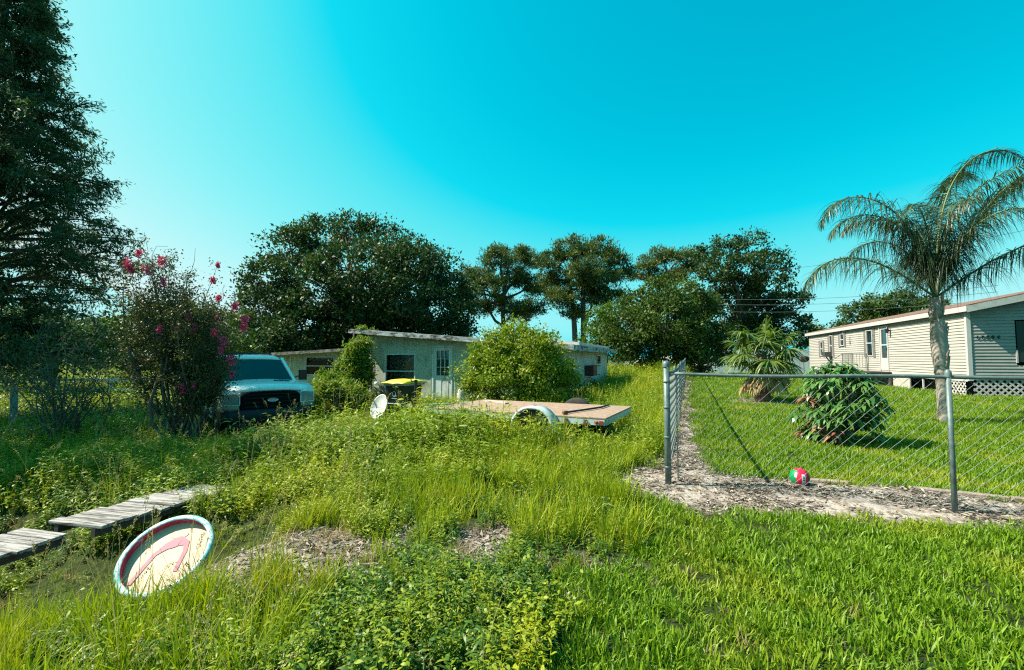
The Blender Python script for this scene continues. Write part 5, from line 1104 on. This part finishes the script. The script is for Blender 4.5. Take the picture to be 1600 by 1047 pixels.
# queen palm
def queen_palm():
    r = np.random.default_rng(81); Y = 9.3; b_ = P(1476, 655, Y); bx = b_.x; zb = h1(bx, Y); root = empty('feather_palm', (bx, Y, zb), 0, 'tall feather palm with arching fronds and pale shaggy trunk in the fenced yard', 'palm tree')
    C = P(1462, 465, Y) - Vector((bx, Y, zb))
    m = MB(); zs = [-.1, .0, .15, .5, .9, 1.3, 1.6, 1.9, 2.2, C.z]; rs_ = [.145, .13, .112, .102, .105, .12, .14, .135, .105, .07]
    m.tube([Vector((C.x * (z / C.z) ** 1.3 if z > 0 else 0, 0, z)) for z in zs], rs_, 18)
    m.build('trunk', mat('palm_bark', (.20, .17, .14), .9, (.42, .37, .32), 3, bump=.6, bscale=9, stretch=(1, 1, .5), col3=(.12, .07, .05), scale3=3, c3=(.55, .68)), root, True)
    bt = MB()
    for i in range(64):
        z = r.uniform(.9, 2.5); az = r.uniform(0, 6.283); cx = C.x * (z / C.z) ** 1.3; rr = .115; d = Vector((math.cos(az), math.sin(az), 0)); p0 = Vector((cx, 0, z)) + d * (rr - .04); p1 = p0 + d * r.uniform(.02, .09) + Vector((0, 0, r.uniform(.2, .45)))
        bt.tube([p0, p0.lerp(p1, .5) - d * .01, p1], [.05, .032, .012], 5)
    bt.build('frond_bases', mat('frond_stub', (.20, .15, .11), .9, (.33, .28, .22), 6), root, True)
    spec = [(178, 77, 4.0, 172, 0), (162, 80, 3.3, 165, 0), (180, 36, 3.4, 130, .1), (8, 85, 4.9, 128, 0), (28, 80, 4.3, 100, 0), (3, 60, 4.2, 52, 0), (348, 66, 4.2, 70, 0), (354, 36, 3.4, 55, 0), (80, 84, 2.9, 120, 0), (105, 70, 2.7, 130, 0), (250, 80, 2.7, 130, 0), (285, 72, 2.6, 130, 0), (215, 82, 2.9, 150, 0), (130, 84, 3.0, 140, 0), (310, 84, 3.4, 110, 0), (60, 50, 2.8, 90, 0)]
    for si, (az, e0, L_, dr_, dead) in enumerate(spec):
        az = R(az); n = 26; p = np.array(C); pts = [p.copy()]; dirs = []
        for k in range(n):
            t_ = k / n; e_ = R(e0) - R(dr_) * t_ ** 2.3; d = np.array([math.cos(az) * math.cos(e_), math.sin(az) * math.cos(e_), math.sin(e_)]); dirs.append(d); p = p + d * L_ / n; pts.append(p.copy())
        dirs.append(dirs[-1]); nb = NB(); sg = MB().tube([Vector(q) for q in pts], [.024 * (1 - .88 * k / n) + .002 for k in range(n + 1)], 6)
        ra = MB(); ra.v, ra.f = sg.v, sg.f; fo = ra.build('frond', mat('frond_stalk', (.10, .15, .05), .6) if 'frond_stalk' not in MATS else MATS['frond_stalk'], root, True, fix=False)
        N_ = int(L_ * 40); B = []; D = []; LL = []
        for j in range(N_):
            t_ = .14 + .86 * (j + r.random() * .6) / N_; k = min(n - 1, int(t_ * n)); q = pts[k] + (pts[k + 1] - pts[k]) * (t_ * n - k); d = dirs[k]; s = np.cross(d, [0, 0, 1]); s = s / (np.linalg.norm(s) + 1e-6)
            if abs(d[2]) > .97: s = np.array([-math.sin(az), math.cos(az), 0])
            u_ = np.cross(s, d)
            for sd in (-1, 1):
                B.append(q); D.append(s * sd * r.uniform(.6, .95) + d * r.uniform(.35, .7) + u_ * r.uniform(-.25, .6)); LL.append(.74 * (math.sin(math.pi * min(1, .16 + t_ * .84)) ** .55) * r.uniform(.8, 1.15) + .05)
        B = np.array(B); D = np.array(D); V, F, v = strips(B, D, np.array(LL), .0165, r.uniform(1.2, 4.2, len(B)), 4, [.7, 1, .8, .5, .06], twist=r.normal(size=len(B)) * .6, r=r)
        nb.add(V, F, v); nb.build('leaflets', M_PALM, fo)
    return root
queen_palm()
def fan_palm():
    r = np.random.default_rng(91); Y = 13.2; b_ = P(1192, 626, Y); bx = b_.x; zb = h1(bx, Y); root = empty('fan_palm', (bx, Y, zb), 0, 'short fan palm with some dead brown fronds on a mulch ring in the lawn', 'palm tree')
    m = MB(); m.tube([(0, 0, -.1), (0, 0, .1), (.02, 0, .5), (0, 0, 1.0), (0, 0, 1.45)], [.24, .2, .19, .2, .12], 14); m.build('trunk', mat('dark_fibre_trunk', (.09, .05, .04), .95, (.18, .11, .08), 8, bump=.8), root, True)
    bt = MB()
    for i in range(60):
        z = r.uniform(.15, 1.35); az = r.uniform(0, 6.283); d = Vector((math.cos(az), math.sin(az), 0)); p0 = Vector((0, 0, z)) + d * .17; bt.tube([p0, p0 + d * r.uniform(.05, .14) + Vector((0, 0, r.uniform(-.05, .22)))], [.035, .01], 4)
    bt.build('frond_bases', BARK, root, fix=False)
    C = np.array([0, 0, 1.4])
    for i in range(30):
        dead = i >= 22; az = R(i * 137.5 + r.uniform(-15, 15)); e0 = R(r.uniform(-65, -20)) if dead else R(74 - 112 * ((i % 24) / 24) ** .85 + r.uniform(-8, 8))
        d = np.array([math.cos(az) * math.cos(e0), math.sin(az) * math.cos(e0), math.sin(e0)]); pl = r.uniform(.55, .85) * (.8 if dead else 1); q = C + np.array([0, 0, -.25 if dead else 0]) + d * pl - np.array([0, 0, .05])
        st = MB().tube([Vector(C + np.array([0, 0, -.3 if dead else -.1])), Vector(C + d * pl * .5), Vector(q)], [.018, .014, .01], 5).build('frond', MATS['frond_stalk'] if not dead else MATS['frond_stub'], root, fix=False)
        s = np.cross(d, [0, 0, 1]); s /= np.linalg.norm(s) + 1e-6; up = np.cross(s, d); ns = 34; th_ = np.linspace(-2.3, 2.3, ns) + r.normal(size=ns) * .03
        dd = d[None] * np.cos(th_)[:, None] + s[None] * np.sin(th_)[:, None] + up[None] * .22
        V, F, v = strips(np.tile(q, (ns, 1)), dd, r.uniform(.58, .76, ns) * (.85 if dead else 1) * (.75 + .25 * np.cos(th_ * .6)), .062, r.uniform(.6, 1.8, ns) if not dead else r.uniform(1.6, 2.6, ns), 5, [.1, .65, 1, .75, .4, .05], twist=(np.arange(ns) % 2 * 2 - 1) * .5, r=r)
        NB().add(V, F, v).build('blade', M_DEAD if dead else M_FAN, st)
fan_palm()

# ------------------------------------------------------------------ ground cover (geometry nodes)
def gn_scatter(name, label, pts, rot, scl, idx, variants):
    n = len(pts); me = bpy.data.meshes.new(name); me.vertices.add(n); me.vertices.foreach_set('co', np.asarray(pts, np.float32).ravel())
    for an, dt, arr in (('rot', 'FLOAT_VECTOR', rot), ('scl', 'FLOAT', scl), ('idx', 'INT', idx)):
        a = me.attributes.new(an, dt, 'POINT'); a.data.foreach_set('vector' if dt == 'FLOAT_VECTOR' else 'value', np.asarray(arr, np.int32 if dt == 'INT' else np.float32).ravel())
    o = bpy.data.objects.new(name, me); COL.objects.link(o); tag(o, label, name.replace('_', ' ').split()[-1], kind='stuff')
    cname = name + '_kinds'; c = bpy.data.collections.new(cname)
    for i, v_ in enumerate(variants): v_.name = f'{name}_sprig_{chr(97 + i)}'; c.objects.link(v_)
    g = bpy.data.node_groups.new(name + '_nodes', 'GeometryNodeTree'); g.interface.new_socket('Geometry', in_out='INPUT', socket_type='NodeSocketGeometry'); g.interface.new_socket('Geometry', in_out='OUTPUT', socket_type='NodeSocketGeometry')
    gi = g.nodes.new('NodeGroupInput'); go = g.nodes.new('NodeGroupOutput'); ci = g.nodes.new('GeometryNodeCollectionInfo'); ci.inputs[0].default_value = c; ci.inputs['Separate Children'].default_value = True; ci.inputs['Reset Children'].default_value = True
    m2p = g.nodes.new('GeometryNodeMeshToPoints'); ip = g.nodes.new('GeometryNodeInstanceOnPoints'); ip.inputs['Pick Instance'].default_value = True
    def na(nm, dt): q = g.nodes.new('GeometryNodeInputNamedAttribute'); q.data_type = dt; q.inputs['Name'].default_value = nm; return q
    ra, sa, ia = na('rot', 'FLOAT_VECTOR'), na('scl', 'FLOAT'), na('idx', 'INT'); er = g.nodes.new('FunctionNodeEulerToRotation')
    L = g.links.new; L(gi.outputs[0], m2p.inputs[0]); L(m2p.outputs[0], ip.inputs['Points']); L(ci.outputs[0], ip.inputs['Instance']); L(ia.outputs[0], ip.inputs['Instance Index'])
    L(ra.outputs[0], er.inputs[0]); L(er.outputs[0], ip.inputs['Rotation']); L(sa.outputs[0], ip.inputs['Scale']); L(ip.outputs[0], go.inputs[0])
    md = o.modifiers.new('scatter', 'NODES'); md.node_group = g
    return o
def grass_clump(nb_, rad, h0_, h1_, wd, lean, droop, mt_, seed, nseg=3):
    r = np.random.default_rng(seed); a = r.uniform(0, 6.283, nb_); q = np.sqrt(r.random(nb_)) * rad; b = np.stack([np.cos(a) * q, np.sin(a) * q, np.full(nb_, -.01)], -1)
    az = r.uniform(0, 6.283, nb_); ln = r.uniform(0, lean, nb_); d = np.stack([np.cos(az) * ln + b[:, 0] / rad * lean * .3, np.sin(az) * ln + b[:, 1] / rad * lean * .3, np.ones(nb_)], -1)
    V, F, v = strips(b, d, r.uniform(h0_, h1_, nb_), r.uniform(.7, 1.2, nb_) * wd, r.uniform(0, droop, nb_), nseg, [.8, 1, .7, .05] if nseg == 3 else None, twist=r.uniform(-1, 1, nb_), r=r)
    return NB().add(V, F, v * .5).build('s', mt_, link=False)
def weed_sprig(ns, rad, h0_, h1_, nl, ls, asp, mt_, seed):
    r = np.random.default_rng(seed); nb = NB()
    for i in range(ns):
        a = r.uniform(0, 6.283); q = math.sqrt(r.random()) * rad; b = np.array([math.cos(a) * q, math.sin(a) * q, -.01]); hh = r.uniform(h0_, h1_); tp = b + np.array([r.normal() * .25 * hh, r.normal() * .25 * hh, hh])
        V, F, v = strips(b[None], (tp - b)[None], np.array([hh]), .004, .1, 2, [1, 1, .5], r=r); nb.add(V, F, v * .3)
        t_ = np.linspace(.25, 1, nl); c = b + (tp - b) * t_[:, None]; az = np.arange(nl) * 2.4 + r.random() * 6; d = np.stack([np.cos(az), np.sin(az), r.uniform(.0, .7, nl)], -1); s = ls * r.uniform(.6, 1.3, nl) * (1.1 - .4 * t_)
        V, F, v = strips(c, d, s, s * asp, r.uniform(.2, 1.0, nl), 3, [.3, 1, .8, .05], twist=r.normal(size=nl) * .4, r=r); nb.add(V, F, v * .5)
    return nb.build('s', mt_, link=False)
def seed_stalk(mt_, seed, n=4):
    r = np.random.default_rng(seed); nb = NB()
    for i in range(n):
        b = np.array([r.normal() * .05, r.normal() * .05, 0]); d = np.array([r.normal() * .25, r.normal() * .25, 1]); L_ = r.uniform(.4, .75); V, F, v = strips(b[None], d[None], np.array([L_]), .0035, .35, 5, [1, 1, .9, .8, .7, .6], r=r); nb.add(V, F, v * .3)
        c0_ = V.reshape(-1, 2, 3).mean(1); tp = c0_[-1]; dr_ = unit(c0_[-1] - c0_[-2]); k = 30; tt = r.random(k)[:, None]; c = tp + dr_ * (tt * .13 - .03) + r.normal(size=(k, 3)) * .006; c[:, 2] -= (tt[:, 0] ** 2) * .03
        V, F, v = leaves(c, unit(dr_ + r.normal(size=(k, 3)) * .5), rdir(k, r), .016, .006, r); nb.add(V, F, v * .3 + .6)
    return nb.build('s', mt_, link=False)
def litter(mt_, seed, n=26, rad=.14):
    r = np.random.default_rng(seed); a = r.uniform(0, 6.283, n); q = np.sqrt(r.random(n)) * rad; c = np.stack([np.cos(a) * q, np.sin(a) * q, r.uniform(.003, .02, n)], -1); az = r.uniform(0, 6.283, n); s = r.uniform(.02, .09, n)
    V, F, v = leaves(c, np.stack([np.cos(az), np.sin(az), r.normal(size=n) * .2], -1), unit(np.array([0, 0, 1]) + r.normal(size=(n, 3)) * .35), s, np.minimum(s * .3, .016), r); return NB().add(V, F, v).build('s', mt_, link=False)

G_LAWN = leafmat('lawn_blade', (.08, .165, .006), (.18, .29, .012), (.28, .31, .02), .28, .5, .3, 1.1, amount3=.7)
G_TALL = leafmat('tall_grass_blade', (.16, .23, .006), (.33, .37, .012), (.42, .36, .03), .3, .5, .3, .9, amount3=.6)
G_WEED = leafmat('weed_leaf', (.09, .15, .006), (.22, .285, .010), (.37, .36, .012), .27, .5, .3, .7, amount3=.8)
G_DARKW = leafmat('deep_green_weed_leaf', (.03, .085, .010), (.10, .18, .02), None, .25, .45, .3)
G_DRY = leafmat('dry_straw', (.30, .21, .10), (.44, .36, .2), None, .3, .8, .1, tcol=(1, .9, .7))
G_SEED = leafmat('seed_stalk', (.22, .24, .07), (.42, .33, .16), None, .3, .7, .2, tcol=(1, .95, .7))
G_LIT = leafmat('soil_litter', (.035, .025, .02), (.42, .36, .30), None, .1, .9, .1, tcol=(1, 1, 1))
def bands(dens, wfun, seed, smul=1.0, bl=((.9, 3, 1, 1), (3, 5, .85, 1), (5, 8, .55, 1.15), (8, 13, .3, 1.45), (13, 24, .12, 2.0), (24, 60, .03, 3.2)), tilt=.12):
    r = np.random.default_rng(seed); out = []; sc = []
    for y0, y1, f, s in bl:
        xm = 1.32 * y1 + 1.2; A = (y1 - y0) * 2 * xm; n = int(A * dens * f)
        if not n: continue
        x = r.uniform(-xm, xm, n); y = r.uniform(y0, y1, n); k = np.abs(x) < 1.32 * y + 1.2; x, y = x[k], y[k]; k = r.random(len(x)) < wfun(x, y); x, y = x[k], y[k]
        out.append(np.stack([x, y, H(x, y)], -1)); sc.append(r.uniform(.7, 1.25, len(x)) * s * smul)
    pts = np.concatenate(out); sc = np.concatenate(sc); n = len(pts)
    rot = np.stack([r.normal(size=n) * tilt, r.normal(size=n) * tilt, r.uniform(0, 6.283, n)], -1)
    return pts, rot, sc, r.integers(0, 1000, n)
BX = []   # footprints kept clear of vegetation (centre, direction, x0,x1,y0,y1)
def clear(x, y, origin, ang, x0, x1, y0, y1):
    dx = x - origin[0]; dy = y - origin[1]; c, s = math.cos(ang), math.sin(ang); lx = dx * c + dy * s; ly = -dx * s + dy * c
    return ~((lx > x0) & (lx < x1) & (ly > y0) & (ly < y1))
def free(x, y):
    k = clear(x, y, hb, math.atan2(-.371, .928), -.05, 7.8, -.03, 8.3) & clear(x, y, hb, math.atan2(-.371, .928), -9.3, 0, 1.45, 7.6) & clear(x, y, (15.5, 15), ha, -.03, 7.4, -.03, 17.4)
    k &= clear(x, y, (truck.location.x, truck.location.y), th, -.9, .9, .1, 5.7)
    k &= clear(x, y, tuple(a0_), math.atan2(dd_[1], dd_[0]), -1.1, 2.05, -.29, .29)
    k &= ~(np.hypot((x - pc.x) / .42, (y - pc.y + .12) / .36) < 1)
    return k
def vscale(p):
    x, y = p[:, 0], p[:, 1]; near_pool = (np.abs(x + 3.2) < 1.3) * (y > 2.6) * (y < 4.6)
    s_ = 1 - .6 * near_pool
    dxt = x + 5.3; dyt = y - 9.6
    s_ = s_ * (1 - .6 * np.exp(-((dxt / 2.0) ** 2 + (dyt / 1.6) ** 2))) * (1 - .45 * (x > -6) * (x < .5) * (y > 10.8) * (y < 16.5)) * (1 - .65 * np.exp(-(((x + 2.6) / .5) ** 2 + ((y - 8.6) / .8) ** 2)))
    return s_ * np.where((x > -4.2) & (x < .9) & (y > 6.3) & (y < 9.2), 1.5, 1)
def deckfront(x, y):
    dx = x - TX; dy = y - TY; c, s = math.cos(ta), math.sin(ta); lx = dx * c + dy * s; ly = -dx * s + dy * c
    return (lx > 1.6) * (lx < 5.6) * (ly > .02) * (ly < 1.1) + (lx > 3.3) * (lx < 5.6) * (ly > -2.1) * (ly <= .02)
def edge(x, y): return x > .12 + (y - 2) * .43 + (fbm(x, y, 1.3, 5) - .5) * 1.1
def lawnw(x, y):
    a, b = ab(x, y); d = dirt_mask(x, y); yard = (a > .15) & (b > .5); front = (b < .2) & edge(x, y)
    w_ = np.where(yard | front, 1.0, 0.0) * np.clip(1 - d * 1.15, 0, 1); thin = .35 + .65 * smooth(.32, .5, fbm(x, y, 2.3, 8)); return w_ * free(x, y) * np.where(front, thin, 1)
def wild(x, y):
    a, b = ab(x, y); da = (x + 3.3) * U[0] + (y - 3.85) * U[1]; db = (x + 3.3) * Vv[0] + (y - 3.85) * Vv[1]; ditch = 1 - .8 * np.exp(-((db - .05) / .42) ** 4) * (da < .6); k = ~(((a > .0) & (b > .3)) | ((b < .2) & edge(x, y) & (a > -3))) ; return k * np.clip(1 - dirt_mask(x, y) * 1.15, 0, 1) * free(x, y) * ditch * (1 - .55 * np.exp(-(((x + 1.2) / .95) ** 2 + ((y - 3.3) / .38) ** 2)))
def tall_zone(x, y):
    a, b = ab(x, y)
    t1 = np.exp(-(((x - .75) / .95) ** 2 + ((y - 5.4) / 1.5) ** 2) ** 2)
    t2 = (y > 9.5) * (x > -.8) * (.25 + .5 * (fbm(x, y, .7, 91) > .5)); t3 = (x < -1.0) * (y < 3.1) * .75; t4 = (a > -1.3) * (b > 2.0) * (.3 + .4 * (fbm(x, y, .9, 92) > .5)); t5 = np.exp(-(((x + .9) / .5) ** 2 + ((y - 4.6) / .5) ** 2)) * .6
    t6 = (np.hypot(x + 4.4, y - 11) < 2) * .6
    return np.maximum.reduce([t1, t2, t3, t4, t5, t6])
def tallw(x, y): n = fbm(x, y, 1.1, 21); return wild(x, y) * np.clip(tall_zone(x, y) + .10 + .5 * smooth(.52, .66, n), 0, 1) * (1 - .15 * (np.exp(-(((x + .3) / .55) ** 2 + ((y - 2.5) / .5) ** 2))))
def deckclear(x, y): return clear(x, y, (TX, TY), ta, -.1, 3.35, -2.0, .02) & clear(x, y, (TX, TY), ta, .7, 1.6, -2, .28)
def weedw(x, y): n = fbm(x, y, .9, 31); return wild(x, y) * np.clip(1.0 - .75 * tall_zone(x, y), .15, 1) * (.3 + .7 * smooth(.35, .55, n)) * np.where(y < 5.5, .3 + .7 * (fbm(x, y, 3.0, 33) > .46), 1)
def shadyw(x, y): return wild(x, y) * (.35 + .65 * (fbm(x, y, 2.6, 77) > .48)) * np.clip(.5 * np.exp(-(((x + .25) / .7) ** 2 + ((y - 2.45) / .6) ** 2)) + .9 * (x < -3.0) * (y > 4.6) * (y < 16) + .25, 0, 1)

lawnK = [grass_clump(34, .085, .035, .085, .0085, .7, .9, G_LAWN, 200 + i) for i in range(6)]
p_, r_, s_, i_ = bands(290, lawnw, 1001); gn_scatter('lawn_grass', 'short mown green lawn grass on the verge and in the fenced yard', p_, r_, s_, i_ % 6, lawnK); print('lawn', len(p_))
tallK = [grass_clump(42, .10, .16, .42, .0075, .45, .8, G_TALL, 220 + i, 4) for i in range(5)]
p_, r_, s_, i_ = bands(85, lambda x, y: tallw(x, y) * deckclear(x, y), 1002, .8); s_ *= vscale(p_) * np.where((p_[:, 1] < 3.2) & (p_[:, 0] > -1.1), .5, 1) * np.where((p_[:, 1] < 3.2) & (p_[:, 0] > -1.1), .7, 1); gn_scatter('tall_grass', 'tall unmown yellow green grass left of the fence', p_, r_, s_, i_ % 5, tallK); print('tall', len(p_))
weedK = [weed_sprig(9, .12, .08, .24, 9, .042, .5, G_WEED, 240 + i) for i in range(4)] + [weed_sprig(16, .12, .05, .17, 10, .022, .6, G_WEED, 250 + i) for i in range(3)] + [weed_sprig(7, .1, .12, .32, 12, .06, .2, G_WEED, 255 + i) for i in range(2)]
p_, r_, s_, i_ = bands(150, lambda x, y: weedw(x, y) * deckclear(x, y), 1003); s_ *= vscale(p_) * np.where(p_[:, 1] > 4.5, 1.25, .85) * (1 + .15 * deckfront(p_[:, 0], p_[:, 1])); gn_scatter('leafy_weeds', 'low leafy green weeds over the mound before the trailer', p_, r_, s_, i_ % 9, weedK); print('weeds', len(p_))
darkK = [weed_sprig(8, .11, .06, .2, 9, .046, .4, G_DARKW, 260 + i) for i in range(3)] + [weed_sprig(7, .11, .06, .2, 10, .07, .24, G_DARKW, 266 + i) for i in range(3)]
p_, r_, s_, i_ = bands(130, lambda x, y: shadyw(x, y) * deckclear(x, y), 1004); s_ *= vscale(p_) * .85; gn_scatter('broadleaf_weeds', 'deep green broad leaved weeds at bottom centre and under the trees', p_, r_, s_, i_ % 6, darkK); print('dark', len(p_))
dryK = [grass_clump(22, .10, .08, .26, .006, .9, 1.1, G_DRY, 280 + i, 4) for i in range(4)]
p_, r_, s_, i_ = bands(40, lambda x, y: (wild(x, y) * .3 * (fbm(x, y, 1.7, 41) > .5) + (dirt_mask(x, y) > .25) * (ab(x, y)[1] < -.8) * (y < 5) * .9 + .25 * edge(x, y) * (fbm(x, y, 2.3, 8) < .42)) * free(x, y), 1005, .8); s_ *= np.where(edge(p_[:, 0], p_[:, 1]), .45, .8); gn_scatter('dry_grass', 'straw coloured dry grass tufts scattered in the weeds', p_, r_, s_, i_ % 4, dryK); print('dry', len(p_))
seedK = [seed_stalk(G_SEED, 300 + i) for i in range(4)]
p_, r_, s_, i_ = bands(7, lambda x, y: wild(x, y) * ((x < -1.0) * 1.0 + .12) * (y < 11) * deckclear(x, y), 1006, .8); gn_scatter('seed_grass', 'thin nodding seed stalks standing above the weeds at left', p_, r_, s_, i_ % 4, seedK); print('seed', len(p_))
litK = [litter(G_LIT, 320 + i) for i in range(5)]
p_, r_, s_, i_ = bands(170, lambda x, y: np.clip(dirt_mask(x, y), 0, 1) * np.maximum(.15 + .75 * (fbm(x, y, 3.1, 51) > .47), .95 * (ab(x, y)[1] < -.9)) * clear(x, y, (-9e3, 0), 0, 0, 1, 0, 1), 1007, 1, tilt=.05); gn_scatter('leaf_litter', 'wood chip and dead leaf litter on the bare soil along the fence', p_, r_, s_, i_ % 5, litK); print('litter', len(p_))
